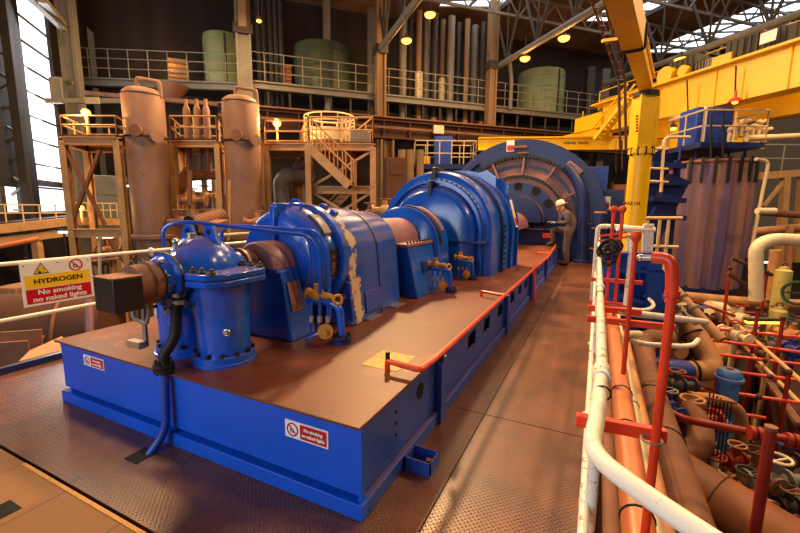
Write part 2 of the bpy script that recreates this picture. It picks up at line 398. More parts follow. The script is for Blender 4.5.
# back wall, left wall, roof
def wallpt(lat, off=0): return L(lat, 22.4+.344*lat+off, 0)
m = MB(); a, b = wallpt(-12.9), wallpt(24)
m.ext([a+Z*-3, b+Z*-3, b+Z*14, a+Z*14], A*.3); m.ob('wall_back', DARKW, kind='structure', smooth=False)
def lw(d, off=0): return L(-7.0-off-.344*d, d, 0)
m = MB(); e = -B*.3
WL0, WL1, WB = 12.85, 14.7, 1.35
for (d0, d1, z0, z1) in ((7.2, 10.6, -3, 14), (10.6, 12.5, -3, WB), (10.6, 12.5, 2.05, 14), (12.5, WL0, -3, 14), (WL0, WL1, -3, WB), (WL0, WL1, 10.4, 14), (WL1, 18, -3, 14)):
    p, q = lw(d0), lw(d1); m.ext([p+Z*z0, q+Z*z0, q+Z*z1, p+Z*z1], e)
m.ob('wall_left', DARK, kind='structure', smooth=False)
for i, (d0, d1, zt_) in enumerate(((WL0, WL1, 10.4), (10.6, 12.5, 2.05))):
    win = MB(); p, q = lw(d0, .12), lw(d1, .12); win.ext([p+Z*WB, q+Z*WB, q+Z*zt_, p+Z*zt_], -B*.03)
    w1 = win.ob('window_%d' % (5+i), PANE, kind='structure', smooth=False)
    m = MB(); z = WB+.75
    while z < zt_-.2: m.beam(lw(d0, .06)+Z*z, lw(d1, .06)+Z*z, .05, .06); z += .73
    if i: 
        for d in (11.0, 11.9): m.beam(lw(d, .04)+Z*WB, lw(d, .04)+Z*zt_, .22, .1, B)
    else: m.beam(lw(d0, .06)+Z*(WB+.9), lw(d1, .06)+Z*(WB+.9), .05, .2)
    m.ob('glazing_bar', GREYD, w1)
for i, (px, py, w_, h_) in enumerate(((197,185,.35,.6),(211,184,.3,.55),(182,186,.25,.5))):
    c = V(px, py, 18.4); m = MB(); m.obox(c, B, A, Z, w_, .05, h_); o_ = m.ob('window_%d' % (7+i), PANE, kind='structure', smooth=False)
# roof with glazed strips running along the hall
RZ = 11.2
strips = ((2.1, 5.0), (10.3, 12.7), (17.1, 19.6))     # lateral position of the glazing at 20 m
def rp(lat20, d): return L(lat20+.344*(20-d), d, RZ)
edges = [-16, 2.1, 5.0, 10.3, 12.7, 17.1, 19.6, 40]
m = MB()
for i in range(0, 8, 2):
    m.ext([rp(edges[i], 4), rp(edges[i+1], 4), rp(edges[i+1], 36), rp(edges[i], 36)], Z*.1)
for (a_, b_), e_ in zip(strips, (21, 22.4, 26.5)):
    m.ext([rp(a_, e_), rp(b_, e_), rp(b_, 36), rp(a_, 36)], Z*.1)
m.ob('ceiling', ROOFM, kind='structure', smooth=False)
for i, ((a_, b_), e_) in enumerate(zip(strips, (21, 22.4, 26.5))):
    m = MB(); m.ext([rp(a_, 4)+Z*.06, rp(b_, 4)+Z*.06, rp(b_, e_)+Z*.06, rp(a_, e_)+Z*.06], Z*.03)
    w = m.ob('window_%d' % (i+2), PANE, kind='structure', smooth=False)
    m = MB(); d = 5
    while d < e_: m.beam(rp(a_, d), rp(b_, d-.3), .07, .08); d += 1.1
    m.beam(rp((a_+b_)/2, 4), rp((a_+b_)/2, e_), .07, .1); m.ob('glazing_bar', GREYD, w)

# ================================================================== PLINTH
PX0, PX1, PY0, PY1 = -3.74, -.97, 1.555, 12.35
pl = T('machine_plinth', 'long blue steel plinth with rust brown top carrying the machines', 'plinth', (-2.35, 7, 0))
m = MB(); m.box((PX0+.05, PY0+.05, 0), (PX1-.2, PY1-.02, .486)); m.ob('core', INTER, pl, smooth=False)
m = MB(); m.box((PX0-.03, PY0-.03, .486), (PX1+.015, PY1, .5)); m.ob('top_plate', RUSTTOP, pl, bevel=.003)
m = MB(); m.box((PX0, PY0, .115), (PX1, PY0+.05, .486)); m.box((PX0, PY0-.004, .445), (PX1+.003, PY0, .486)); m.ob('front_panel', BLUEF, pl, smooth=False)
m = MB(); m.box((PX0-.005, PY0-.03, 0), (PX1+.03, PY0+.04, .088)); m.ob('base_rail', BLUEF, pl, bevel=.004)
m = MB(); m.box((PX1-.03, PY0+.04, 0), (PX1+.03, PY1, .088)); m.ob('base_rail', BLUEM, pl, bevel=.004)
m = MB(); m.box((PX0-.005, PY0+.04, 0), (PX0+.02, PY1, .488)); m.ob('side_panel', BLUED, pl, smooth=False)
wins = [3.52, 4.08, 4.73, 5.5, 6.08, 6.62, 7.6, 8.15, 8.7, 9.7, 10.3, 10.9]
m = MB(); y = PY0+.05; za, zb = .27, .42
for wy in wins:
    m.box((PX1-.022, y, .115), (PX1, wy-.13, .486)); m.box((PX1-.022, wy-.13, .115), (PX1, wy+.13, za)); m.box((PX1-.022, wy-.13, zb), (PX1, wy+.13, .486)); y = wy+.13
m.box((PX1-.022, y, .115), (PX1, PY1, .486)); m.ob('side_panel', BLUEM, pl, smooth=False)
m = MB(); m.cyl((PX1-.005, 2.3, .36), (PX1+.003, 2.3, .36), .055); m.ob('access_hole', INTER, pl)
m = MB()
for z in (.24, .31, .38): m.cyl((PX1-.005, 1.95, z), (PX1+.006, 1.95, z), .012, n=8)
m.ob('bolt', BLACK, pl)
for y in (2.62, 4.98, 7.05, 9.25, 11.4):
    m = MB(); m.box((PX1, y-.055, 0), (PX1+.055, y+.055, .49)); m.ob('side_post', BLUEM, pl, bevel=.004)
m = MB(); m.box((PX1-.005, PY0-.012, .09), (PX1+.012, PY0+.012, .49)); m.ob('corner_strip', BLUEF, pl, smooth=False)
m = MB(); m.obox((-1.23, 2.36, .501), X, Y, Z, .27, .3, .003); m.ob('yellow_marking', YPATCH, pl, label='worn yellow painted square')
smoke_sign((-1.303, PY0-.0045, .366), X, .285, .098, pl)
smoke_sign((-3.285, PY0-.0045, .397), X, .265, .082, pl)
db = T('drip_tray', 'small open blue steel tray on the walkway against the plinth side', 'tray', (-.85, 2.06, 0))
m = MB(); x0, x1, y0, y1 = -.935, -.765, 1.99, 2.13
m.box((x0, y0, 0), (x1, y1, .012)); 
for (a_, b_) in (((x0,y0),(x1,y0+.008)), ((x0,y1-.008),(x1,y1)), ((x0,y0),(x0+.008,y1)), ((x1-.008,y0),(x1,y1))): m.box((a_[0],a_[1],.012), (b_[0],b_[1],.085))
m.ob('tray_body', BLUEM, db, smooth=False)
m = MB(); m.cyl((-.81, 2.08, .012), (-.81, 2.08, .05), .02); m.ob('drain_plug', RUST, db)
# orange trip rail
orl = T('orange_pipe_rail', 'thin orange pipe rail along the right edge of the plinth top', 'rail', (-.91, 5, .5))
m = MB(); m.tube([(-1.16, 2.2, .505), (-1.16, 2.19, .57), (-.92, 2.17, .562), (-.905, 2.4, .56), (-.9, 7.3, .56), (-.88, 9.0, .56), (-1.02, 12.1, .56)], .019, 8, .03); m.ob('rail_pipe', ORRED, orl)
for y in (4.6, 7.05, 9.6):
    m = MB(); m.tube([(-.9, y, .56), (-1.2, y+.1, .56), (-1.2, y+.1, .5)], .017, 8, .02); m.ob('cross_stub', ORRED, orl)
for y in (2.5, 5.0, 7.1):
    m = MB(); m.box((-.93, y-.015, .5), (-.88, y+.015, .555)); m.ob('bracket', BLACK, orl)
m = MB(); m.tube([(-.9, 6.95, .56), (-.87, 6.93, .0)], .02, 8); m.ob('support_stub', ORRED, orl)
m = MB(); m.cyl((-1.16, 2.2, .56), (-1.16, 2.2, .63), .015); m.ob('stub_cap', BLACK, orl)

# ================================================================== MACHINE TRAIN (axis along y)
XA = -2.42
def arch(y, R, zc, zb, hw=None, n=18, xa=XA, sh=0):
    hw = R if hw is None else hw
    pts = [(xa+hw, y, zb)]
    for k in range(n+1):
        a = PI*k/n; pts.append((xa+R*math.cos(a), y, zc+R*math.sin(a)))
    pts.append((xa-hw, y, zb)); return pts
# --- pump with two pipe legs and square motor box
pu = T('pump', 'blue split casing pump on two flanged pipe legs at the plinth front', 'pump', (-2.42, 1.87, .5))
ZA = 1.1; XA = -2.47
m = MB(); m.lathe((XA, 1.87, ZA), Y, [(.1,-.34),(.13,-.3),(.145,-.22),(.18,-.16),(.235,-.09),(.25,0),(.235,.1),(.18,.2),(.13,.24),(.12,.3)], 28); m.ob('volute_casing', BLUE, pu)
m = MB()
for z0, z1 in ((1.05, 1.09), (1.095, 1.135)):
    m.ext([(x, y, z0) for x, y in ((-2.97,1.72),(-2.88,1.62),(-2.66,1.6),(-2.56,1.68),(-2.36,1.68),(-2.26,1.6),(-2.1,1.62),(-2.03,1.72),(-2.03,2.04),(-2.1,2.1),(-2.85,2.1),(-2.97,2.02))], (0,0,z1-z0))
m.ob('split_flange', BLUE, pu, bevel=.008, split=False)
m = MB()
for x in (-2.9, -2.8, -2.7, -2.26, -2.18, -2.09):
    for y in (1.66, 2.05): m.lathe((x, y, 1.13), Z, [(.024,0),(.024,.022),(.013,.024),(.013,.04),(.0,.045)], 6)
m.ob('flange_bolt', GREYD, pu)
for sx in (-1, 1):
    xc = XA+.2*sx
    m = MB(); m.tube([(XA+.03*sx, 1.87, 1.06), (XA+.11*sx, 1.87, .98), (xc, 1.87, .85), (xc, 1.87, .56)], [.22, .2, .175, .168], 24, .08)
    m.cyl((xc+.0, 1.87, 1.05), (xc, 1.87, .8), .19, .17, 24)
    leg = m.ob('pipe_leg', BLUE, pu)
    m = MB(); m.lathe((xc, 1.87, .5), Z, [(.21,0),(.21,.018),(.2,.02),(.2,.062),(.165,.064)], 28); m.ob('leg_flange', BLUE, leg)
    m = MB(); m.bolts((xc, 1.87, .56), Z, .184, 12, .013, .03); m.ob('flange_bolt', BLACK, leg)
m = MB(); m.torus((-2.11, 1.76, .74), (.5,-1,0), .018, .007); m.cyl((-2.12,1.78,.74), (-2.105,1.745,.74), .013, n=8); m.ob('drain_plug', STEEL, pu)
for x0 in (-2.62, -2.4):
    m = MB(); m.ext([(x0-.09, 1.9, 1.28), (x0+.09, 1.9, 1.28), (x0+.035, 1.9, 1.42), (x0-.035, 1.9, 1.42)], (0, .03, 0)); lg = m.ob('lifting_lug', BLUE, pu)
    m = MB(); m.cyl((x0, 1.895, 1.375), (x0, 1.935, 1.375), .02, n=12); m.ob('lug_hole', INTER, lg)
m = MB(); m.lathe((XA, 1.4, ZA-.02), Y, [(.0,0),(.12,0),(.12,.08),(.135,.085),(.135,.12),(.12,.125),(.12,.15)], 26); m.ob('end_ring', RUST, pu)
m = MB(); m.lathe((XA, 1.545, ZA-.02), Y, [(.13,0),(.13,.05),(.175,.052),(.175,.085),(.14,.09),(.15,.2)], 28); m.ob('end_flange', BLUE, pu)
m = MB(); m.bolts((XA, 1.545, ZA-.02), -Y, .158, 10, .012, .02); m.torus((XA, 1.61, ZA-.02), Y, .176, .008, 28); m.ob('flange_bolt', BLACK, pu)
bx = MB(); bx.box((-2.535, 1.235, .955), (-2.34, 1.395, 1.15)); bo = bx.ob('motor_box', BLACK, pu, bevel=.006, label='square black box on the end of the shaft')
m = MB(); m.box((-2.537, 1.233, 1.15), (-2.338, 1.397, 1.155)); m.ob('box_lid', BROWNB, bo)
m = MB(); m.bolts((-2.437, 1.315, 1.155), Z, .12, 4, .006, .006); m.ob('lid_screw', STEEL, bo)
m = MB(); m.cyl((XA, 1.82, 1.33), (XA, 1.82, 1.37), .03); m.cyl((XA, 1.7, 1.25), (XA, 1.7, 1.31), .015); m.sph((XA, 1.7, 1.32), .022); m.ob('vent_valve', STEEL, pu)
m = MB(); m.cyl((XA, 2.1, ZA), (XA, 2.45, ZA), .115); m.lathe((XA, 2.19, ZA), Y, [(.115,0),(.135,.005),(.135,.03),(.115,.035)]); m.ob('shaft_guard', PINK, pu)
m = MB(); m.bolts((XA, 2.225, ZA), -Y, .125, 14, .01, .02); m.ob('guard_bolt', BLACK, pu)
dp = T('drain_hose', 'bent dark blue drain pipe running down the plinth front from the pump', 'pipe', (-2.42, 1.5, 0))
m = MB(); m.tube([(-2.36, 1.62, .98), (-2.36, 1.6, .9), (-2.36, 1.58, .72), (-2.4, 1.52, .62), (-2.4, 1.515, .56)], .032, 10, .06); m.ob('hose', BLACKR, dp)
m = MB(); m.cyl((-2.4, 1.515, .515), (-2.4, 1.515, .54), .062); m.cyl((-2.4, 1.515, .545), (-2.4, 1.515, .57), .062); m.bolts((-2.4, 1.515, .50), Z, .048, 6, .009, .09); m.ob('pipe_flange', BLACK, dp)
m = MB(); m.tube([(-2.4, 1.515, .515), (-2.4, 1.5, .12), (-2.45, 1.4, -.02)], .026, 10, .1); m.ob('drain_pipe', BLUEM, dp)
m = MB(); m.lathe((-2.36, 1.62, .93), Z, [(.03,0),(.042,.005),(.042,.03),(.03,.032),(.03,.05),(.042,.052),(.042,.075),(.03,.08)], 12); m.ob('union_nut', STEEL, dp)
m = MB(); m.box((-2.53, 1.3, .0), (-2.4, 1.43, .002)); m.ob('floor_slot', INTER, dp)
# blue bracing clips and little oil piping under the motor box
ox = -.13
op = T('oil_drip_piping', 'small pale oil pipes hanging under the black motor box', 'pipe', (-2.5, 1.6, .8))
m = MB(); m.tube([(-2.62, 1.5, 1.0), (-2.62, 1.48, .84), (-2.46, 1.47, .82), (-2.46, 1.5, .97)], .012, 8, .04); m.tube([(-2.75, 1.75, .86), (-2.5, 1.62, .85), (-2.42, 1.6, .9)], .01, 8, .03); m.ob('oil_pipe', GREY, op)
m = MB(); m.box((-2.62, 1.53, .64), (-2.585, 1.545, 1.0)); m.ob('hanger_plate', GREY, op)
m = MB(); m.obox((-2.64, 1.5, .66), X, Y, Z, .13, .05, .045); m.ob('pressure_switch', STEEL, op)

XA = -2.42
# --- first pedestal
def trap(m, y0, y1, zb, zt, wb, wt, lean=0):
    m.loft([[(XA-wb, y0, zb), (XA+wb, y0, zb), (XA+wb, y1, zb), (XA-wb, y1, zb)], [(XA-wt, y0+lean, zt), (XA+wt, y0+lean, zt), (XA+wt, y1, zt), (XA-wt, y1, zt)]]); return m
pd = T('bearing_pedestal', 'blue sloping bearing pedestal between the pump and the front drum', 'pedestal', (XA, 2.5, .5))
m = MB(); trap(m, 2.34, 2.64, .5, 1.06, .34, .22, .03); m.ob('pedestal_base', BLUE, pd, bevel=.012)
m = MB(); m.lathe((XA, 2.32, 1.07), Y, [(.0,0),(.19,0),(.205,.02),(.205,.28),(.19,.3),(.0,.3)], 18, PI, 2*PI, X); m.ext([(XA-.17,2.33,1.06),(XA+.17,2.33,1.06),(XA+.17,2.33,1.09),(XA-.17,2.33,1.09)], (0,.28,0)); m.ob('bearing_cap', PINK, pd)
m = MB()
for i in range(5): 
    for sx in (-1, 1): m.cyl((XA+.19*sx, 2.35+i*.06, 1.06), (XA+.19*sx, 2.35+i*.06, 1.11), .014, n=6)
m.box((XA-.22, 2.33, 1.04), (XA+.22, 2.63, 1.07)); m.ob('joint_flange', BLUE, pd)
m = MB(); d = Vector((.12, 0, -.56)).normalized(); m.obox((XA+.275, 2.47, .84), Y, d, Y.cross(d), .14, .24, .012); m.ob('name_plate', PINK, pd, bevel=.003)
# --- front drum housing (exciter)
ex = T('exciter_housing', 'shiny blue front drum housing with two inspection windows and peeling paint', 'machine housing', (XA, 3.2, .5))
m = MB(); m.lathe((XA-.02, 2.58, 1.1), Y, [(.12,.005),(.34,.0),(.385,.02),(.42,.05),(.455,.13),(.462,.2),(.462,.3),(.44,.32)], 48); m.ob('drum_end', BLUE, ex)
m = MB(); m.torus((XA-.02, 2.588, 1.1), Y, .36, .012, 40, 8); m.ob('end_rim', BLUE, ex)
m = MB(); m.box((XA-.045, 2.545, 1.2), (XA+.005, 2.60, 1.56)); m.box((XA-.045, 2.58, 1.5), (XA+.005, 2.95, 1.585)); m.ob('seam_flange', BLUE, ex, bevel=.008)
m = MB(); m.lathe((XA, 2.84, 1.09), Y, [(.42,0),(.49,.0),(.5,.01),(.5,.08),(.49,.09),(.42,.09)], 48); m.ob('bolted_ring', BLUE, ex)
m = MB(); m.bolts((XA, 2.84, 1.09), -Y, .475, 34, .009, .01); m.ob('ring_bolt', BLUED, ex)
rings = [arch(y, R, zc, .502, hw) for (y, R, zc, hw) in ((2.92, .475, 1.08, .53), (3.0, .48, 1.08, .535), (3.5, .455, 1.085, .505), (4.04, .4, 1.1, .45))]
m = MB(); m.loft(rings); m.ob('skirt_cover', BLUEP, ex, bevel=.01)
m = MB(); m.loft([arch(3.49, .462, 1.085, .502, .512), arch(3.51, .462, 1.085, .502, .512)]); m.ob('cover_seam', BLUED, ex)
def angp(R, a, y, zc=1.09): return Vector((XA+R*math.cos(a), y, zc+R*math.sin(a)))
for (a0, a1, mt) in ((.5, 1.0, GLASSREFL), (-.28, .24, GLASS)):
    m = MB(); m.patch((XA-.02, 2.58, 1.1), Y, .45, .469, .13, .27, -a1, -a0, 8, X); wf = m.ob('window_frame', BLACKR, ex)
    m = MB(); m.patch((XA-.02, 2.58, 1.1), Y, .45, .472, .148, .252, -a1+.035, -a0-.035, 8, X); m.ob('window_pane', mt, wf)
m = MB(); m.tube([angp(.46, 1.5, 2.72), angp(.53, 1.48, 2.72), angp(.53, 1.28, 2.72), angp(.46, 1.26, 2.72)], .012, 8, .03); m.ob('lifting_handle', BLUE, ex)
for a in (1.25, 1.0):
    c = angp(.49, a, 3.03); m = MB(); m.obox(c, Vector((math.sin(a),0,-math.cos(a))), Y, Vector((math.cos(a),0,math.sin(a))), .06, .06, .05); m.ob('lifting_block', BLUE, ex, bevel=.006)
d = Vector((.52-.47, 0, -.5)).normalized()
m = MB(); m.obox((XA+.517, 3.33, .67), Y, d, Y.cross(d), .34, .2, .012); m.ob('access_panel', BLUEP, ex, bevel=.003)
for y in (3.75, 3.2): m = MB(); m.box((XA+.44, y-.05, .5), (XA+.57, y+.18, .512)); m.ob('foot_clamp', STEEL, ex)
# vent pipes running over the drum
vp = T('vent_pipe', 'pair of thin blue vent pipes bent over the pump to the drum side', 'pipe', (-2.2, 2.4, .5))
m = MB(); m.tube([(-2.62, 1.72, 1.28), (-2.62, 1.72, 1.42), (-2.5, 1.8, 1.45), (-1.98, 2.45, 1.335), (-1.92, 2.5, 1.2), (-1.92, 2.5, .66)], .014, 8, .07); m.ob('pipe_run', BLUE, vp)
m = MB(); m.tube([(-2.75, 2.3, 1.2), (-2.75, 2.3, 1.38), (-2.6, 2.32, 1.4), (-1.97, 2.53, 1.37), (-1.88, 2.56, 1.2), (-1.88, 2.56, .66)], .014, 8, .07); m.ob('pipe_run', BLUE, vp)
# --- valve clusters
def valves(x, y, s, label):
    t = T('valve_cluster', label, 'valves', (x, y, .5))
    q = lambda a, b, c: (x+a*s, y+b*s, .5+c*s)
    m = MB(); m.lathe(q(-.2,.02,.36), X, [(.0,0),(.05*s,0),(.05*s,.02*s),(.03*s,.025*s),(.035*s,.1*s),(.025*s,.2*s),(.02*s,.24*s)], 14); m.sph(q(-.1,.02,.36), .055*s); m.cyl(q(-.1,.02,.36), q(-.1,.02,.45), .03*s); m.ob('valve_body', YELV, t)
    m = MB(); m.torus(q(.09,.02,.34), (1,-.6,.2), .035*s, .012*s, 16, 6); m.ob('hand_wheel', YELV, t)
    m = MB(); m.tube([q(-.18,0,.31), q(.02,.02,.31), q(.1,.03,.28), q(.12,.03,.06)], .03*s, 10, .06*s); m.ob('drain_elbow', BLUE, t)
    m = MB(); m.cyl(q(.12,.03,0), q(.12,.03,.02), .08*s); m.cyl(q(.12,.03,.03), q(.12,.03,.05), .075*s); m.ob('pipe_flange', BLUED, t)
    m = MB(); m.bolts(q(.12,.03,.03), Z, .06*s, 8, .01*s, .04*s); m.ob('flange_bolt', BLACK, t)
    m = MB(); m.lathe(q(.03,-.06,.1), (.5,-1,.1), [(.0,0),(.06*s,0),(.06*s,.018*s),(.02*s,.02*s),(.02*s,.05*s)], 16); m.ob('flow_gauge', YELV, t)
    m = MB(); m.tube([q(-.14,-.1,.02), q(.02,-.04,.1)], .014*s, 8); 
    for k in range(3): m.tube([q(-.1+.06*k,-.08+.025*k,.03+.03*k), q(-.1+.06*k,-.06+.025*k,.32)], .011*s, 8)
    m.ob('sample_pipes', BLUE, t)
    m = MB()
    for k in range(3): m.cyl(q(-.1+.06*k,-.07+.025*k,.16), q(-.1+.06*k,-.068+.025*k,.21), .02*s, n=8)
    m.ob('pipe_union', STEEL, t); return t
valves(-1.86, 2.5, 1.0, 'ochre and blue valve cluster below the front drum housing')
# --- second pedestal with round cover
p2 = T('bearing_pedestal', 'blue bearing pedestal with pink half round cap behind the peeling drum', 'pedestal', (XA, 4.6, .5))
m = MB(); trap(m, 4.2, 4.95, .5, 1.12, .6, .46, .0); m.ob('pedestal_base', BLUE, p2, bevel=.012)
m = MB(); m.lathe((XA, 4.1, 1.12), Y, [(.0,0),(.27,0),(.3,.03),(.3,.8),(.29,.82),(.0,.82)], 20, PI, 2*PI, X); m.ob('bearing_cap', PINK, p2)
m = MB(); m.box((XA-.48, 4.16, 1.1), (XA+.48, 4.95, 1.135)); m.ob('joint_flange', PINK, p2, bevel=.004)
m = MB()
for i in range(8): m.cyl((XA+.45, 4.22+.09*i, 1.13), (XA+.45, 4.22+.09*i, 1.16), .014, n=6)
m.ob('joint_bolt', BLACK, p2)
m = MB(); d = Vector((.14, 0, -.62)).normalized(); m.obox((XA+.535, 4.55, .83), Y, d, Y.cross(d), .14, .14, .015); m.ob('name_plate', BLUED, p2)
m = MB(); m.box((XA+.3, 4.15, .98), (XA+.32, 4.2, 1.0)); m.obox((XA, 4.19, .8), X, Z, Y, .5, .3, .02); m.ob('end_plate', BLUED, p2)
rc = T('coupling_guard', 'tall rounded blue coupling guard with dark seam before the main casing', 'guard', (XA, 5.2, .5))
m = MB(); m.loft([arch(4.97, .5, 1.03, .502, .52), arch(5.0, .54, 1.03, .502, .56), arch(5.36, .555, 1.03, .502, .575), arch(5.42, .52, 1.03, .502, .54)]); m.ob('guard_cover', BLUE, rc)
m = MB(); m.patch((XA, 4.96, 1.03), Y, .53, .565, .1, .16, -1.55, -.1, 16, X); m.ob('cover_seam', BLACK, rc)
m = MB(); m.patch((XA, 4.96, 1.03), Y, .56, .568, .18, .3, -1.3, -.4, 12, X); m.ob('pink_strip', PINK, rc)  # raised pink strip around the guard's upper right side
valves(-1.72, 4.72, .95, 'ochre and blue valve cluster beside the pink capped pedestal')
valves(-1.72, 5.75, .9, 'ochre and blue valve cluster next to the tall main casing')
# --- generator main casing
ge = T('generator_casing', 'large domed blue main casing with bolted end ring and warning label', 'machine housing', (XA, 7, .5))
GX, GZ = -2.4, 1.17
def ga(y, R, hw=None, zc=GZ): return arch(y, R, zc, .502, hw, 26, GX)
m = MB(); m.loft([ga(5.95, .62), ga(5.98, .68), ga(6.08, .74), ga(6.2, .77)]); m.ob('end_bell', BLUE, ge)
m = MB(); m.loft([ga(6.04, .78), ga(6.04, .82), ga(6.09, .825), ga(6.09, .78)], False, False); m.loft([ga(6.12, .7), ga(6.12, .86), ga(6.16, .86), ga(6.16, .7)], False, False); m.ob('bell_rim', BLUE, ge)
m = MB()
for k in range(30):
    a = PI*(k+.5)/30; c = Vector((GX+.84*math.cos(a), 6.12, GZ+.84*math.sin(a))); m.cyl(c, c-Y*.03, .013, n=6)
for k in range(7):
    m.cyl((GX+.84, 6.12, .56+.09*k), (GX+.84, 6.09, .56+.09*k), .013, n=6)
m.ob('rim_bolt', BLACK, ge)
m = MB(); m.loft([ga(6.16, .9), ga(6.18, .95), ga(6.28, .985), ga(6.5, .99), ga(6.58, .975)]); m.ob('outer_dome', BLUE, ge)
m = MB(); m.loft([ga(6.58, .96), ga(6.95, 1.0), ga(7.9, 1.06), ga(7.95, 1.0)]); m.ob('casing_body', BLUE, ge)
for y, R in ((6.72, 1.03), (7.2, 1.07), (7.6, 1.10)): 
    m = MB(); m.loft([ga(y, R), ga(y+.05, R)]); m.ob('casing_flange', BLUED if y < 7 else BLUE, ge)
m = MB(); m.box((GX-.035, 5.93, 1.75), (GX+.035, 6.2, 1.98)); m.box((GX-.035, 6.1, 1.9), (GX+.035, 6.5, 2.2)); m.ob('seam_flange', BLACK, ge, bevel=.01)
m = MB(); m.box((GX-.84, 5.93, 1.02), (GX+.9, 6.14, 1.05)); m.ob('joint_flange', BLUED, ge)
for y, a in ((7.0, .95), (7.5, .8)):
    c = Vector((GX+1.05*math.cos(a), y, GZ+1.05*math.sin(a))); m = MB(); n_ = Vector((math.cos(a),0,math.sin(a))); t_ = Vector((math.sin(a),0,-math.cos(a)))
    m.ext([c-t_*.22, c+t_*.22, c+t_*.1+n_*.16, c-t_*.1+n_*.16], (0,.05,0)); m.ob('lifting_lug', BLUE, ge)
m = MB()
for k in range(9): m.cyl((GX+1.0, 6.76, .55+.09*k), (GX+1.055, 6.76, .55+.09*k), .018, n=6)
m.ob('flange_bolt', BLACK, ge)
a0 = math.asin((1.45-GZ)/1.09); n_ = Vector((math.cos(a0+.02),0,math.sin(a0+.02))); t_ = n_.cross(Y)*-1
o_ = Vector((GX,7.35,GZ))+n_*1.085; td = Vector((-math.sin(a0+.02),0,math.cos(a0+.02)))
sign('warning_label', o_+n_*.012, Y, td, .2, .5, ge, [(.05,.95,.36,.66,SIGNY), (.05,.95,.05,.34,SIGNR)])
m = MB(); m.cyl((XA, 5.3, 1.05), (XA, 6.0, 1.05), .3); m.ob('shaft_cover', BLUED, ge)
# --- turbine end: toothed half rings in a big blue shroud
TX, TZ, TY = -2.32, 1.15, 13.3
tu = T('turbine_end', 'huge dark blue half round turbine end with rings of bolts', 'turbine', (TX, 14, 0))
def half(m, y, R0, R1, th, n=40):
    outs = []; 
    o = [Vector((TX+R1*math.cos(PI*k/n), y, TZ+R1*math.sin(PI*k/n))) for k in range(n+1)]
    i = [Vector((TX+R0*math.cos(PI*k/n), y, TZ+R0*math.sin(PI*k/n))) for k in range(n+1)]
    m.loft([[a, b, b+Y*th, a+Y*th] for a, b in zip(o, i)]); return m
m = MB(); half(m, TY, 2.09, 2.56, .3); m.ob('shroud_face', BLUED, tu)
m = MB(); m.loft([[(TX+R*math.cos(PI*k/30), y, TZ+R*math.sin(PI*k/30)) for k in range(31)]+[(TX-R, y, 0), (TX+R, y, 0)][:0] for (y, R) in ((TY+.3,2.54),(TY+.6,2.6),(TY+2.2,2.45),(TY+3.2,2.0))]); m.ob('rear_hood', BLUED, tu)
m = MB(); m.box((TX-2.5, TY, 0), (TX+2.5, TY+2.6, TZ)); m.ob('lower_casing', BLUED, tu, bevel=.02)
REFLB = mat('pink_reflection_turbine_paint', (150,108,100), .4, var=.35, rust=.12, dust_sheen=.4, scale=2)  # dark blue with pinkish reflections and dust put into the base colour
m = MB(); half(m, TY+.02, 1.5, 2.1, .25); m.ob('outer_ring', REFLB, tu)
m = MB(); half(m, TY-.04, 1.72, 1.8, .1); m.ob('middle_rim', BLUED, tu)
m = MB(); m.bolts((TX, TY+.02, TZ), -Y, 2.02, 58, .055, .2, 0, PI, X); m.ob('outer_bolt', BLACK, tu)
m = MB(); half(m, TY-.1, .8, 1.5, .2); m.ob('diaphragm', REFLB, tu)
m = MB(); half(m, TY-.14, .86, 1.22, .1); m.ob('diaphragm_plate', BLUED, tu)
m = MB(); m.bolts((TX, TY-.1, TZ), -Y, 1.42, 44, .046, .16, 0, PI, X); m.ob('inner_bolt', BLACK, tu)
m = MB()
for a in (.55, 1.05, 1.57, 2.1, 2.6): c = Vector((TX+1.1*math.cos(a), TY-.14, TZ+1.1*math.sin(a))); m.cyl(c, c-Y*.02, .13)
m.ob('port_hole', INTER, tu)
m = MB()
for a in (.5, 1.0, 1.5, 2.0, 2.6):
    e = Vector((math.cos(a),0,math.sin(a))); c = Vector((TX, TY-.1, TZ)); m.beam(c+e*1.5, c+e*2.0, .06, .16, Y)
m.ob('ring_rib', PINK, tu)
m = MB(); half(m, TY-.6, .0, .8, .7, 24); m.ob('shaft_hood', BLUED, tu)
m = MB(); m.lathe((TX, TY-2.6, 1.0), Y, [(.0,0),(.42,0),(.45,.1),(.45,2.0),(.0,2.0)], 24, PI, 2*PI, X); m.ob('shaft_cover', PINK, tu)
m = MB(); m.box((TX-1.0, 12.5, .5), (TX+1.1, 13.25, .93)); m.box((TX-1.05, 12.45, .93), (TX+1.15, 13.25, .97)); m.ob('half_joint_block', BLUED, tu, bevel=.01)
m = MB()
for i in range(14): m.cyl((TX-.9+i*.14, 12.53, .97), (TX-.9+i*.14, 12.53, 1.06), .03, n=6)
m.ob('joint_bolt', BLACK, tu)
m = MB(); m.box((-1.42, 12.44, .72), (-1.2, 12.452, .86)); m.ob('red_panel', RED, tu)
pS = P(510.5, 146, y=TY-.01)
sign('warning_sign', pS+Y*-.01, X, Z, .24, .34, tu, [(.08,.92,.06,.56,SIGNR)])
for (px, lab) in ((575, 1), (470, 2)):
    pa = P(px, 168, y=TY-.1); m = MB(); e = Vector((.6 if lab == 1 else -.6, 0, -.5)).normalized(); m.obox(pa, e, Y, e.cross(Y), .5 if lab == 1 else .6, .2, .16 if lab == 1 else .22); m.ob('jacking_bracket', PINK if lab == 1 else BLUED, tu, bevel=.02)
m = MB(); m.obox(P(520, 147, y=TY-.05), X, Y, Z, .42, .15, .07); m.obox(P(523, 153, y=TY-.05), X, Y, Z, .35, .12, .05); m.ob('lamp_bracket', RUST, tu)
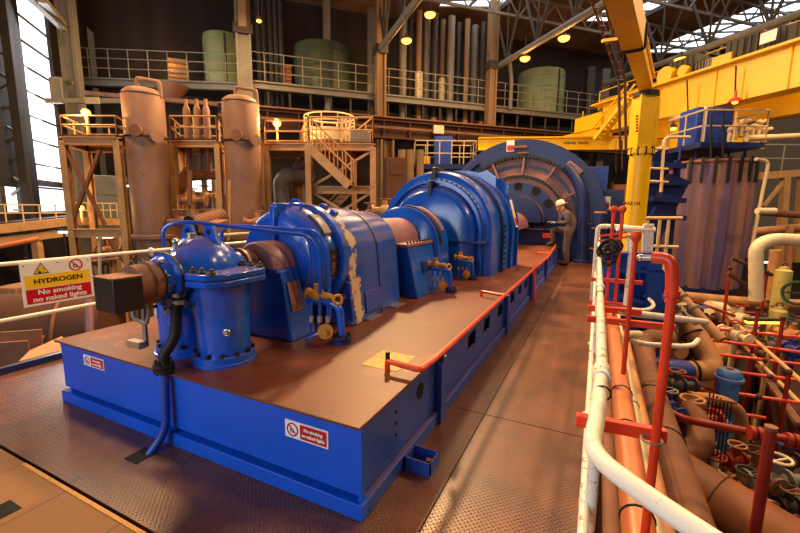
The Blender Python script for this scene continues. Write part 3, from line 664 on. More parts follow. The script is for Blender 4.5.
bp_ = T('steam_pipe', 'big dark blue steam pipe curving down the right side of the turbine', 'pipe', (-.3, 13, 0))
q = [P(566, 166, y=12.9), P(578, 182, y=12.9), P(583, 200, y=12.9), P(582, 258, y=12.9)]; q[-1].z = 0
m = MB(); m.tube(q, .14, 16, .4); m.ob('pipe_run', BLUED, bp_)
m = MB(); c = q[-1]; m.cyl(c+Z*0, c+Z*.08, .24); m.ob('pipe_flange', BLUED, bp_)
m = MB(); c = P(597, 258, y=12.9); c.z = 0; h_ = P(597, 213, y=12.9).z; m.cyl(c, c+Z*h_, .2); f_ = m.ob('valve_cylinder', BLUED, label='dark blue capped cylinder standing right of the turbine pipe', cat='cylinder')
m = MB(); m.torus(c+Z*(h_*.7), Z, .2, .025); m.torus(c+Z*(h_*.3), Z, .2, .03); m.cyl(c+Z*h_, c+Z*(h_+.05), .19, .15); m.ob('cylinder_band', RUST, f_)
# cabinets right of the turbine
c = P(600, 262, y=14.2); c.z = 0
cb = T('control_cabinet', 'tall dark blue cabinet with warning sign right of the turbine', 'cabinet', (.2, 14.2, 0))
zt = P(600, 190, y=14.2).z; m = MB(); m.box((c.x-.1, 14.0, 0), (c.x+.5, 14.6, zt)); m.ob('cabinet_body', BLUED, cb, bevel=.01)
sign('warning_sign', P(605, 203.5, y=13.99), X, Z, .3, .42, cb, [(.1,.9,.08,.55,SIGNR)])
a_, b_ = P(586, 190, y=16.65), P(609, 166, y=16.65)
m = MB(); m.box((a_.x, 16.65, 0), (b_.x, 17.4, b_.z)); m.ob('switchgear_box', BLUEM, label='large plain blue box behind the turbine shroud on the right', cat='box', bevel=.02)
a_, b_ = P(609, 240, y=16.5), P(626, 182, y=16.5)
gp = T('louvre_screen', 'brown perforated louvre screen left of the yellow column', 'screen', (a_.x, 16.5, 0))
for i in range(3):
    z0 = b_.z*(i/3)*.98; m = MB(); m.box((a_.x, 16.5, z0+.05), (b_.x+.2, 16.6, z0+b_.z/3-.05)); m.ob('louvre_panel', GRILLE, gp, smooth=False)
m = MB(); m.box((a_.x-.06, 16.48, 0), (a_.x, 16.62, b_.z)); m.box((b_.x+.2, 16.48, 0), (b_.x+.26, 16.62, b_.z)); m.ob('screen_frame', RUSTD, gp)
# ================================================================== PERSON (faces left, one boot on the plinth, writing)
def skin_mesh(name, verts, edges, radii, mt, parent, root=0, sub=2):
    me = bpy.data.meshes.new(name); c = Vector((0,0,0))
    for v in verts: c += vec(v)
    c /= len(verts)
    me.from_pydata([vec(v)-c for v in verts], edges, [])
    o = bpy.data.objects.new(name, me); COL.objects.link(o)
    o.modifiers.new('skin', 'SKIN'); 
    for i, r in enumerate(radii):
        sv = me.skin_vertices[0].data[i]; sv.radius = (r, r) if not isinstance(r, tuple) else r
        sv.use_root = (i == root)
    s = o.modifiers.new('sub', 'SUBSURF'); s.levels = sub; s.render_levels = sub
    bpy.context.view_layer.update()
    m2 = bpy.data.meshes.new_from_object(o.evaluated_get(bpy.context.evaluated_depsgraph_get()))
    bpy.data.objects.remove(o); m2.materials.clear(); m2.materials.append(mt); m2.name = name
    m2.polygons.foreach_set('use_smooth', [True]*len(m2.polygons))
    o = bpy.data.objects.new(name, m2); COL.objects.link(o); put(o, c, parent); return o
px_, py_ = -.76, 12.08
pe = T('person', 'person in grey overalls and white helmet, one boot on the plinth, writing', 'person', (px_, py_, 0))
def b(x, y, z): return (px_+x*1.12, py_+y*1.1, z*1.05)
# one continuous clothed figure; faces -x
vs = [b(.1,0,.92), b(.11,0,1.07), b(.09,0,1.22), b(.0,0,1.37), b(-.08,0,1.45),      # pelvis waist chest shoulders neck base
      b(.06,-.1,.86), b(.02,-.11,.47), b(.07,-.12,.09), b(-.05,-.12,.045),               # standing leg
      b(.02,.1,.9), b(-.34,.1,.95), b(-.3,.1,.62), b(-.31,.1,.575), b(-.42,.1,.545),      # raised leg
      b(.0,-.19,1.35), b(.02,-.25,1.13), b(-.22,-.2,1.13),                                # near arm
      b(.0,.19,1.35), b(.0,.26,1.13), b(-.25,.14,1.12),                                  # far arm
      b(-.13,0,1.5)]
ed = [(0,1),(1,2),(2,3),(3,4),(0,5),(5,6),(6,7),(7,8),(0,9),(9,10),(10,11),(11,12),(12,13),(3,14),(14,15),(15,16),(3,17),(17,18),(18,19),(4,20)]
ra = [.16,.15,.175,.14,.065,.12,.095,.07,.045,.12,.1,.075,.06,.045,.09,.07,.045,.09,.07,.045,.055]
skin_mesh('body', vs, ed, ra, CLOTH, pe)
hd = MB(); hc = Vector(b(-.18,0,1.575)); hd.sph(hc, .098, 1.0, .82, 1.2, 20); hd.sph(hc+Vector((-.098,0,-.03)), .022, 1, .7, 1.1, 8); hd.sph(hc+Vector((-.05,0,-.1)), .045, 1, .9, .7, 10); hd.sph(hc+Vector((.02,-.085,-.01)), .028, .8, .4, 1.2, 8); hd.sph(hc+Vector((.02,.085,-.01)), .028, .8, .4, 1.2, 8); hd.cyl(hc+Vector((.04,0,-.04)), b(-.1,0,1.44), .05, .06, 12)
head = hd.ob('head', SKIN, pe)
m = MB()
for sy in (-1, 1): m.sph(hc+Vector((-.085, .033*sy, .01)), .011, 1, 1, 1, 8)
m.ob('eye', INK, head)
m = MB(); m.obox(hc+Vector((-.09,0,-.075)), Y, X, Z, .045, .012, .008); m.ob('mouth', REDD, head)
m = MB(); ax = Vector((-.35,0,1)).normalized(); hm = hc+Vector((.01,0,.03)); m.lathe(hm, ax, [(.118,0),(.122,.02),(.12,.06),(.1,.105),(.065,.13),(.0,.142)], 22); m.lathe(hm, ax, [(.13,-.004),(.13,.004),(.1,.006)], 22)
e = ax.cross(Y); m.obox(hm-e*.14, e, Y, ax, .09, .16, .01); m.ob('helmet', HELM, pe, label='white hard hat')
m = MB()
for dx, dy, dz in ((0,0,0),): m.loft([[b(-.03,-.2,1.2),b(.12,-.2,1.2),b(.14,.2,1.2),b(-.03,.2,1.2)]]) if False else None
m.tube([b(-.02,-.1,1.43), b(-.1,-.09,1.36), b(-.13,-.06,1.2)], .03, 8, .04); m.tube([b(-.02,.1,1.43), b(-.1,.09,1.36), b(-.13,.06,1.2)], .03, 8, .04); m.sph(b(-.02,-.03,1.33), .16, .9, 1.2, .75, 16); m.ob('collar', SHIRT, pe, label='blue shoulder panel')
def hand(base, d, mt, sgn):
    d = vec(d).normalized(); side = d.cross(Z).normalized()*sgn; base = vec(base)
    m = MB(); m.sph(base+d*.045, .045, 1, .8, .5, 10)
    for k in range(4):
        o_ = base+d*.08+side*(.03-.02*k); l = (.055,.07,.065,.05)[k]
        m.tube([o_, o_+d*l*.5-Z*.008, o_+d*l*.85-Z*.03], [.01,.0095,.007], 7)
    t0 = base+d*.03+side*.035; m.tube([t0, t0+side*.03+d*.02, t0+side*.03+d*.055-Z*.008], [.012,.011,.008], 7)
    return m.ob('hand', mt, pe)
hand(b(-.24,-.19,1.13), (-1,.35,-.02), SKIN, 1); hand(b(-.27,.13,1.12), (-1,-.4,0), SKIN, -1)
bt = MB(); bt.sph(b(.0,-.12,.05), .06, 2.1, .85, .85, 12); bt.ob('boot', BLACK, pe)
bt = MB(); bt.sph(b(-.37,.1,.525), .055, 2.1, .85, .8, 12); bt.ob('boot', BLACK, pe)
m = MB(); m.obox(b(-.38,.0,1.14), Vector((1,0,.12)), Y, Vector((-.12,0,1)), .2, .27, .012); nb = m.ob('notebook', BLACKR, label='dark notebook held by the person in the white helmet', cat='notebook', bevel=.002)
m = MB(); m.obox(b(-.38,.0,1.148), Vector((1,0,.12)), Y, Vector((-.12,0,1)), .18, .25, .004); m.ob('page', SIGNW, nb)
m = MB(); m.cyl(b(-.35,-.1,1.155), b(-.29,-.13,1.26), .006); m.ob('pen', INK, label='pen in the writing hand of the person in the helmet', cat='pen')

# ================================================================== RIGHT GUARD RAIL AND RED STANDPIPES
gr = T('guard_rail', 'thick chipped white guard rail along the right edge of the walkway', 'rail', (.05, 4, 0))
m = MB(); m.tube([(.05, 12.2, 1.0), (.05, 1.5, 1.0)], .02, 14); m.ob('top_rail', WHITE, gr)
m = MB(); m.tube([(.05, 1.5, 1.0), (.036, 1.12, 1.0), (.02, .95, 1.0), (.13, .84, 1.0), (.6, .46, 1.0), (1.4, -.1, 1.0)], .0205, 16, .12); m.ob('end_rail', WHITEC, gr, label='clean cream rail curving away to the right')
m = MB(); m.tube([(.03, 12.2, .5), (.03, 1.4, .5), (.03, -.5, .5)], .018, 12); m.ob('mid_rail', WHITE, gr)
for y in (1.47, 3.18, 5.0, 7.0, 9.2, 11.5):
    m = MB(); m.cyl((.05, y, 0), (.05, y, 1.0), .021, n=10); m.sph((.05, y, 1.0), .031); m.cyl((.05,y-.05,1.0),(.05,y+.05,1.0),.027,n=12); m.sph((.04, y, .5), .03); m.cyl((.05,y,0),(.05,y,.02),.05); m.ob('rail_post', WHITE, gr, split=False)
m = MB(); m.torus((.05, 1.3, 1.0), Y, .023, .003, 16, 5); m.torus((.05, 2.9, 1.0), Y, .023, .003, 16, 5); m.ob('wire_tie', BLACKR, gr)
def red_bar(y, z, x1, lab):
    t = T('clamp_bar', lab, 'bar', (.1, y, z))
    m = MB(); m.beam((-.02, y, z), (x1, y+.02, z), .035, .045); m.ob('bar', RED, t, bevel=.004)
    m = MB(); m.torus((.05, y, z), X, .03, .006, 14, 6); m.torus((.22, y-.03, z), Z, .032, .004, 16, 6); m.ob('clamp_ring', GREY, t)
red_bar(1.56, .77, .27, 'nearest red clamp bar bolted across the white guard rail')
red_bar(3.13, .77, .52, 'longer red clamp bar crossing the guard rail at its second joint')
red_bar(3.35, .8, .34, 'short red clamp bar just behind the longer one on the guard rail')
red_bar(5.1, .75, .5, 'far red clamp bar high on the guard rail near the coiled rope')
red_bar(5.0, .5, .4, 'far red clamp bar low on the guard rail under the coiled rope')
hy = T('hydrant_standpipe', 'tall red standpipe with elbow outlet and silver nozzle nearest the camera', 'standpipe', (.22, 1.52, -3))
m = MB(); m.cyl((.215, 1.52, -3), (.232, 1.52, 1.28), .0145, n=14); m.ob('riser', RED, hy)
a_ = P(671, 266, y=1.52); 
m = MB(); m.tube([(.232, 1.52, 1.285), a_+Z*.022, a_+Vector((-.05, .02, .022))], .0185, 14, .035); m.cyl((.232,1.52,1.275),(.232,1.52,1.295),.022,n=14); m.cyl((.232,1.52,1.255),(.232,1.52,1.265),.019,n=14); m.ob('elbow', RED, hy)
m = MB(); m.cyl(a_+Vector((-.045,.02,.022)), a_+Vector((-.08,.035,.018)), .01, n=12); m.sph(a_+Vector((-.083,.036,.018)), .0125); m.ob('nozzle', STEEL, hy)
def standpipe(px, pyt, y, z0, r, lab, head=True):
    c = P(px, pyt, y=y); t = T('standpipe', lab, 'standpipe', (c.x, c.y, z0))
    m = MB(); m.cyl((c.x, c.y, z0), (c.x, c.y, c.z), r, n=12); m.ob('riser', RED, t)
    if head:
        m = MB(); m.lathe(c-Z*.04, Z, [(r,0),(r*1.9,.02),(r*2.1,.05),(r*1.6,.07),(.0,.075)], 14); m.ob('cap', ORRED, t)
        m = MB(); m.cyl(c-X*.05, c-X*.02-Z*.01, r*.8, n=8); m.ob('outlet', STEEL, t)
standpipe(636, 236, 3.07, .42, .0155, 'red capped standpipe rising from the orange pipe beside the rail')
standpipe(623, 209, 5.05, -3, .018, 'right one of two slim far red standpipes before the yellow column')
standpipe(614, 209, 5.15, -3, .018, 'left one of two slim far red standpipes beside the far rail end')
sp = T('standpipe', 'short thick dark red capped post in the lower right corner', 'standpipe', (.7, 2, -3))
ca = P(771, 428, y=3.2); cb_ = P(761, 515, y=3.2); dn = (cb_-ca); cz = ca+dn*((-3-ca.z)/dn.z); 
m = MB(); m.cyl((ca.x, ca.y, -3), ca, .032, n=18); m.ob('riser', REDD, sp)
m = MB(); m.cyl(ca-Z*.01, ca+Z*.012, .035, n=18); m.ob('cap', RUST, sp)
# white mid structures behind rail : short gate frame at far end of rail
gf = T('rail_gate', 'white and red frame at the far end of the walkway rail', 'frame', (.15, 8, 0))
a_, b_ = P(598, 226, y=7.5), P(623, 226, y=7.5)
m = MB(); m.tube([(a_.x, 7.5, 0), (a_.x, 7.5, a_.z), (b_.x+.1, 7.5, a_.z), (b_.x+.1, 7.5, 0)], .035, 8, .08); m.ob('frame_pipe', WHITE, gf)
for dz in (.12, .2): m = MB(); m.beam((a_.x+.03, 7.5, a_.z-dz-.05), (b_.x+.1, 7.5, a_.z-dz+.04), .02, .03); m.ob('red_bar', RED, gf)
cr = T('rope_coil', 'black coiled hose hanging on the red standpipes at the rail end', 'hose', (.2, 5, .8))
m = MB()
for k in range(9):
    cc = P(611+random.uniform(-5,5), 254+random.uniform(-8,8), y=4.9+.03*k); m.torus(cc, (random.uniform(-.4,.4),-1,random.uniform(-.3,.3)), random.uniform(.06,.13), .011, 20, 6)
m.ob('coil', BLACKR, cr)
# pipes running beside / below the walkway
def ypipe(name, px, py, z, r, y0, y1, mt, lab, ties=()):
    c = P(px, py, z=z); t = T(name, lab, 'pipe', (c.x, (y0+y1)/2, z-r))
    m = MB(); m.tube([(c.x, y0, z), (c.x, y1, z)], r, 18); o_ = m.ob('pipe_run', mt, t)
    for y in ties: m = MB(); m.torus((c.x, y, z), Y, r, .006, 22, 6); m.ob('strap', BLACKR, t)
    return c
ypipe('lagged_pipe', 631, 470, .3, .062, .5, 5.5, ORANGE, 'orange pipe running beside the guard rail posts', (1.75, 2.5, 3.0))
ypipe('lagged_pipe', 648, 500, .05, .045, .8, 9, CREAM, 'slim cream pipe right of the orange pipe by the rail', (2.3, 3.4))
ypipe('lagged_pipe', 655, 490, -.35, .065, 1.0, 9, TAN, 'tan pipe running low between the cream pipe and the thick brown pipe')
ypipe('lagged_pipe', 611, 505, -.05, .045, .8, 12, RUST, 'brown pipe hugging the walkway edge under the guard rail')
ypipe('lagged_pipe', 600, 500, -.12, .03, .8, 12, TANC, 'thin dusty pipe tucked closest to the walkway edge')
ypipe('lagged_pipe', 619, 510, -.2, .03, .8, 12, GREYD, 'thin grey conduit below the orange pipe')
tp = T('lagged_pipe', 'thick tan brown pipe with black straps that bends to the blue pump', 'pipe', (.6, 3, -1))
c0, c1, c2 = P(690, 533, z=-.6), P(641, 385, z=-.6), P(638, 367, z=-.6)
m = MB(); m.tube([(c0.x, 1.2, -.6), (c0.x+.0, 6.2, -.6), (c0.x, 6.7, -.35), (c0.x+.4, 6.75, -.3)], .16, 18, .4); m.ob('pipe_run', RUST, tp)
for y in (2.6, 4.2, 5.2): m = MB(); m.torus((c0.x, y, -.6), Y, .16, .012, 24, 6); m.ob('strap', BLACKR, tp)
# big brown main in the corner
bg = T('lagged_pipe', 'huge brown main pipe in the bottom right corner', 'pipe', (1, 2.6, -2))
a_, b_ = V(700, 503, 3.6), V(815, 580, 2.9); dd = (b_-a_).normalized()
m = MB(); m.tube([a_-dd*.9, a_, b_+dd*.8], .37, 28); m.ob('pipe_run', mat('brown_orange_lagging', (138,76,26), .6, var=.35, rust=.12, scale=2), bg)
m = MB(); m.torus(a_+dd*.1, dd, .37, .008, 36, 6); m.torus(a_+dd*1.1, dd, .37, .008, 36, 6); m.ob('lagging_seam', RUSTD, bg)
sb = T('lagged_pipe', 'flaking brown pipe bend above the huge corner main', 'pipe', (1, 4, -2))
m = MB(); m.tube([V(684,405,4.6), V(700,425,4.4), V(700,448,4.2), V(683,455,4.2), V(655,462,4.1)], .14, 16, .35); m.ob('pipe_run', RUST, sb)
rp_ = T('flanged_pipe', 'red horizontal pipe with flanges passing behind the short capped post', 'pipe', (1.5, 4, -1))
q0, q1, q2 = V(672,417,4.2), V(738,430,4.0), V(812,444,3.8)
m = MB(); m.tube([V(672,417,4.2)+Vector((-.15,.6,.1)), q0, q2], .042, 14, .2); m.ob('pipe_run', REDD, rp_)
for px, py in ((755,433.5),(792,440.5)): c = V(px, py, 3.85); d = (q2-q0).normalized(); m = MB(); m.cyl(c-d*.05, c-d*.01, .075); m.cyl(c+d*.01, c+d*.05, .075); m.ob('flange', REDD, rp_)
# blue elbow pipe and blue pump vessel
ep = T('elbow_pipe', 'large brown and blue pipe elbow joining the steep lagged pipe', 'pipe', (1.8, 5, -1.5))
m = MB(); m.tube([V(632,364,6.0), V(700,372,6.0), V(716,368,6.1)], .15, 18, .2); m.ob('blue_pipe', BLUEM, ep, label='blue horizontal pipe length')
m = MB(); m.tube([V(688,371,6.0), V(716,371,6.05), V(700,340,6.4), V(655,275,7.4)], .16, 18, .3); m.ob('lagged_length', TAN, ep)
for px, py, d_ in ((692,335,6.46),(693,371,6.0)):
    c = V(px, py, d_); dr = (V(655,275,7.4)-V(700,340,6.4)).normalized() if py < 350 else rt; m = MB(); m.torus(c, dr, .165, .02, 24, 6); m.ob('clamp', BLACK, ep)
def vpipe(lab, pts, r, mt, name='lagged_pipe', ties=(), bend=.3):
    t = T(name, lab, 'pipe', pts[0]); m = MB(); m.tube(pts, r, 12, bend); m.ob('pipe_run', mt, t)
    for (i, f) in ties:
        a_, b_ = vec(pts[i]), vec(pts[i+1]); m = MB(); m.torus(a_.lerp(b_, f), b_-a_, r, .03, 18, 6); m.ob('clamp', GREY, t)
    return t
vpipe('slim tan pipe running steeply down right with two grey clamps', [V(650,258,7.2), V(684,300,6.5), V(722,340,5.9)], .075, TAN, ties=((0,.95),(1,.25)))
bv = T('pump_vessel', 'light blue round capped pump vessel below the brown elbow', 'pump', V(728,430,5.6))
c = V(729, 378, 5.6); m = MB(); m.lathe(Vector((c.x,c.y,c.z)), Z, [(.0,.14),(.12,.13),(.15,.09),(.16,.03),(.16,-.01),(.135,-.02),(.13,-.4),(.135,-1.7)], 24); m.ob('vessel', LBLUE, bv)
m = MB(); m.lathe(c+Z*.0, Z, [(.14,-.02),(.18,-.02),(.18,.02),(.15,.03)], 24); m.ob('cap_ring', LBLUE, bv)
m = MB(); m.cyl(c+Z*.13, c+Z*.16, .04); m.ob('cap_knob', RUST, bv)
bv2 = T('pump_vessel', 'second pale blue pump body lower down behind the vertical rods', 'pump', V(722,450,5.0))
c = V(718, 425, 5.0); m = MB(); m.lathe(c, Z, [(.0,.1),(.12,.08),(.17,.0),(.15,-.02),(.15,-.3),(.19,-.32),(.19,-1.5)], 24); m.ob('vessel', LBLUE, bv2)
m = MB(); m.bolts(c+Z*-.32, Z, .175, 12, .014, .03); m.ob('bolt', BLACK, bv2)
vr = T('rod_rack', 'row of thin dark vertical rods in front of the lower blue pump', 'rods', V(716,470,4.4))
for i in range(7): 
    p0 = V(710+i*3.6, 392+i*2, 4.5); m = MB(); m.cyl(p0, Vector((p0.x,p0.y,-3)), .008, n=6); m.ob('rod', BLACK, vr)
p0, p1 = V(706,398,4.5), V(736,403,4.5); m = MB(); m.beam(p0, p1, .03, .03); m.ob('cross_bar', RUST, vr)
vpipe('tan pipe bend curling past the lower blue pump', [V(676,396,5.0), V(722,400,5.2), V(742,412,5.3), V(742,440,5.3)], .08, TAN)
# white loops
wl = ((('lower bent white pipe loop crossing behind the red standpipes',), [V(616,333,4.6), V(640,344,4.6), V(692,347,4.6), V(698,340,4.9)], .03),
      (('upper bent white pipe loop under the rope coil',), [V(606,303,5.6), V(642,312,5.6), V(656,306,5.9), V(646,296,6.3)], .028),
      (('straight white pipe pointing right across the red riser',), [V(621,312,4.0), V(665,317,4.2), V(706,322,4.5)], .035),
      (('thin white pipe level with the blue beams',), [V(604,286,7), V(655,289,7)], .025))
for (l,), pts, r in wl: vpipe(l, pts, r, WHITE, 'bent_pipe')
vpipe('vertical white pipe beside the capped red standpipe', [V(633,238,4.3), V(626,305,4.3)], .03, WHITE, 'bent_pipe')
vpipe('pale cream pipe hook at the end of the white loop', [V(612,420,4.2), V(621,340,4.2), V(626,334,4.4), V(640,334,4.8)], .04, CREAM, 'bent_pipe', bend=.12)
# blue structural beams under the yellow column
bb = T('support_gantry', 'blue steel beam frame beneath the yellow column', 'frame', V(640,330,8))
for (q0, q1, w, h_) in (((604,262),(660,262),.3,.4), ((606,300),(668,316),.3,.35), ((604,335),(672,300),.2,.3), ((608,262),(608,400),.3,.3), ((650,262),(650,400),.3,.3), ((606,345),(660,345),.3,.35)):
    m = MB(); m.ibeam(V(*q0, 6.3), V(*q1, 6.3), w*.8, h_*.8, .05); m.ob('beam', BLUEM, bb)
m = MB(); m.obox(V(634,284,6.7), r0, fh, Z, .95, .5, .5); m.obox(V(634,326,6.7), r0, fh, Z, .95, .5, .6); m.ob('box_girder', BLUEM, bb, bevel=.01)
b2 = T('bracket_beam', 'blue beam bracket with hanging rod left of the big red riser', 'bracket', V(645,352,5.6))
m = MB(); m.obox(V(643,351,5.6), rt, fh, Z, .28, .15, .16); m.beam(V(612,340,5.8), V(652,352,5.6), .1, .1); m.ob('bracket_body', BLUEM, b2)
m = MB(); m.cyl(V(644,356,5.5), V(642,386,5.3), .012); m.ob('hanging_rod', BLUEM, b2)
# ================================================================== YELLOW COLUMN, CRANES, TANK (right)
yc = T('jib_crane', 'yellow jib crane column with leaning arm and number beside the guard rail', 'crane', V(636,285,7.2))
dC = 7.2
pb = V(630, 270, dC); pt = V(641, 96, dC); zb, zt = -3, pt.z
base = Vector((pb.x, pb.y, 0)); zc1 = V(637,152,dC).z
m = MB(); m.cyl((base.x,base.y,zb), (base.x,base.y,zc1), .172, .172, 28); m.ob('column', YEL, yc)
m = MB(); m.cyl((base.x,base.y,zc1-.04), (base.x,base.y,zc1+.04), .2, n=28); m.ob('collar', YEL, yc)
m = MB()
for a in range(10): m.cyl((base.x+.19*math.cos(a*.63), base.y+.19*math.sin(a*.63), zc1-.07), (base.x+.19*math.cos(a*.63), base.y+.19*math.sin(a*.63), zc1+.07), .018, n=6)
m.ob('collar_bolt', BLACK, yc)
m = MB(); c = Vector((base.x,base.y,(zc1+zt)/2+.02)); m.obox(c-rt*.03, rt, fh, Z, .26, .3, zt-zc1-.04); m.obox(c+rt*.14, rt, fh, Z, .07, .28, zt-zc1-.12); m.ob('mast_box', YEL, yc, bevel=.01)
m = MB(); m.cyl((base.x,base.y,zt-.02), (base.x,base.y,zt+.06), .2, n=24); m.ob('top_ring', BLACK, yc)
q0 = Vector((base.x, base.y, zt+.2)); q1 = V(627, 4, 4.6); q1.z = q0.z; ad = (q1-q0).normalized(); q2 = q0+ad*4.2; sdv = ad.cross(Z)
m = MB(); m.beam(q0-ad*.2, q2, .13, .24); m.beam(q0-ad*.2-Z*.13, q2-Z*.13, .2, .03); m.beam(q0-ad*.2+Z*.13, q2+Z*.13, .2, .03); arm = m.ob('jib_arm', YEL, yc, bevel=.005, split=False)
m = MB(); m.beam(q0+ad*2.35-Z*.02, q2-Z*.02, .23, .3); m.ob('arm_sleeve', YEL, arm)
m = MB(); m.tube([q0+ad*2.34-sdv*.125+Z*.1, q0+ad*2.34-sdv*.125-Z*.19, q0+ad*2.34+sdv*.125-Z*.19, q0+ad*2.34+sdv*.125+Z*.1], .02, 8, .05); m.ob('cable', BLACKR, yc)
text('lettering', 'RRZ 113', .075, V(632.5,203.5,dC-.178), rt, Z, INK, yc, bold=.002)
m = MB()
for i in range(6): m.obox(V(637,116+3*i,dC-.155), rt, fh, Z, .04, .006, .035)
m.ob('red_stencil', RED, yc)
la = T('service_ladder', 'tall dark twin ladder rails hanging left of the yellow jib column', 'ladder', V(618,110,8.5))
for (x0, x1) in ((590,619),(603,625)):
    m = MB(); m.tube([V(x0,-4,7.6), V(x1,80,8.6), V(x1+1,150,8.6)], .028, 6); m.ob('ladder_rail', RUSTD, la)
m = MB()
for k in range(9): m.cyl(V(594+3.0*k,8+9*k,7.7+.1*k), V(606+2.3*k,8+9*k,7.7+.1*k), .012, n=5)
m.ob('rung', RUSTD, la)
m = MB(); m.beam(V(602,41,7.9), V(624,38,7.9), .05, .05); m.ob('stay_bar', YEL, la)
# overhead crane girder
og = T('overhead_crane', 'big yellow overhead crane girder crossing the upper right of the hall', 'crane', V(720,90,12))
g0, g1 = V(588,128,16.6), V(850,66,9.2); g0.z = g1.z = (g0.z+g1.z)/2
gd = (g1-g0).normalized()
zt_ = V(720,69,11.7).z; zb_ = V(720,107,11.7).z; zc = (zt_+zb_)/2; hh = zt_-zb_
p0 = Vector((g0.x,g0.y,zc)); p1 = Vector((g1.x,g1.y,zc))
m = MB(); m.beam(p0+gd*1.0, p1, .55, hh); m.ob('box_girder', YEL, og, bevel=.01)
m = MB(); m.beam(p0+gd*.6+Z*(hh/2+.03), p1+Z*(hh/2+.03), .95, .06); m.ob('top_flange', YEL, og)
m = MB(); sd = gd.cross(Z).normalized(); m.beam(p0+gd*2+sd*-1.5-Z*.35, p1-sd*1.5-Z*.35, .5, hh*.9); m.ob('rear_girder', YEL, og)
m = MB(); m.beam(p0-gd*.3-Z*.05, p0+gd*1.1-Z*.05, .8, hh*.55); m.beam(p0-gd*1.2-Z*.55, p0+gd*.9-Z*.55, .7, .5); m.ob('end_carriage', YEL, og, bevel=.01)
m = MB(); k = 0
L_ = (p1-p0).length
while k < L_: q = p0+gd*k+sd*.29; m.beam(q-Z*hh*.48, q+Z*hh*.48, .03, .02); k += 1.7
m.ob('stiffener', YEL, og)
m = MB(); q = [p0+gd*.4+sd*.4+Z*(hh/2+.06), p1+sd*.4+Z*(hh/2+.06)]
rails(m, [p0+gd*.0-sd*.45, p1-sd*.45], zc+hh/2+.06, (.35,.7), 1.4, .018, 5); m.ob('walkway_railing', YEL, og)
for f, w_, h_, mt in ((.50,.9,.62,GREYD),(.545,.8,.4,GREYD),(.585,.5,.36,GREY),(.72,.9,.6,GREYD),(.78,.9,.55,GREYD),(.84,1.2,.5,GREYD)):
    q = p0+gd*(L_*f)+Z*(hh/2+.06+h_/2)-sd*.15; m = MB(); m.obox(q, gd, sd, Z, w_, .5, h_)
    for k in range(5): m.obox(q+gd*w_*(k-2)/5.5+sd*.26, gd, sd, Z, .03, .03, h_*.9)
    m.ob('equipment_box', mt, og)
q = p0+gd*L_*.46+Z*(hh/2+.25); m = MB(); m.cyl(q-sd*.4, q+sd*.4, .26, n=16); m.cyl(q+gd*.5-sd*.3, q+gd*.5+sd*.3, .16, n=14); m.ob('hoist_drum', YEL, og)
q = p0+gd*L_*.66+Z*(hh/2+.2); m = MB(); m.obox(q, gd, sd, Z, .5, .4, .3); m.ob('motor', YEL, og)
q = p0+gd*L_*.81+sd*.32+Z*(hh/2+.36); m = MB(); m.obox(q, gd, sd, Z, .34, .02, .26); m.ob('white_panel', SIGNW, og)
m = MB(); m.cyl(V(736,66,11.0), V(735,98,11.0), .02, n=6); m.tube([V(687,80,12.1), V(688,112,12.1)], .02, 6); m.ob('cable', BLACKR, og)
ml = T('hanging_lamp', 'small orange lamp hanging below the crane girder', 'lamp', V(735,103,10.9))
m = MB(); c = V(735,102,10.9); m.lathe(c, Z, [(.16,0),(.12,.08),(.03,.12),(.02,.3)], 14); m.ob('lamp_shade', RED, ml)
m = MB(); m.sph(c-Z*.01, .07, 1, 1, .6, 10); m.ob('bulb', LAMPE, ml)
sl = T('access_ladder', 'yellow stair ladder climbing to the crane girder end', 'stairs', V(606,125,13))
for dx in (0, 7):
    m = MB(); m.beam(V(594+dx,139,14.5), V(628+dx,96,13.5), .06, .12); m.ob('stringer', YEL, sl)
    m = MB(); m.tube([V(594+dx,127,14.5), V(628+dx,84,13.5)], .03, 6); m.ob('hand_rail', YEL, sl)
m = MB()
for k in range(11): m.beam(V(594+3.2*k,139-4*k,14.5-.09*k), V(601+3.2*k,139-4*k,14.5-.09*k), .15, .03)
m.ob('step', YEL, sl)
lb = T('lifting_beam', 'long straight yellow lifting beam behind the turbine top', 'beam', V(640,142,15.6))
q0, q1 = V(478,147,16.2), V(762,138,15.2); q0.z = q1.z = V(620,143.5,15.7).z
m = MB(); m.ibeam(q0, q1, .35, .5, .05); m.beam(q0, q1, .2, .44); m.ob('beam_body', YEL, lb)
m = MB(); d = (q1-q0).normalized()
c = V(577,143,15.45)
for i in range(12): 
    if i != 6: m.obox(c+d*(.075*(i-6)), d, d.cross(Z), Z, .05, .012, .09 if i % 3 else .07)
m.ob('stencil_marks', GREYD, lb)
m = MB(); m.cyl(V(622,140,15.3), V(622,170,15.3), .03, n=6); m.cyl(V(616,140,15.3), V(616,172,15.3), .015, n=6); m.ob('sling', RUSTD, lb)
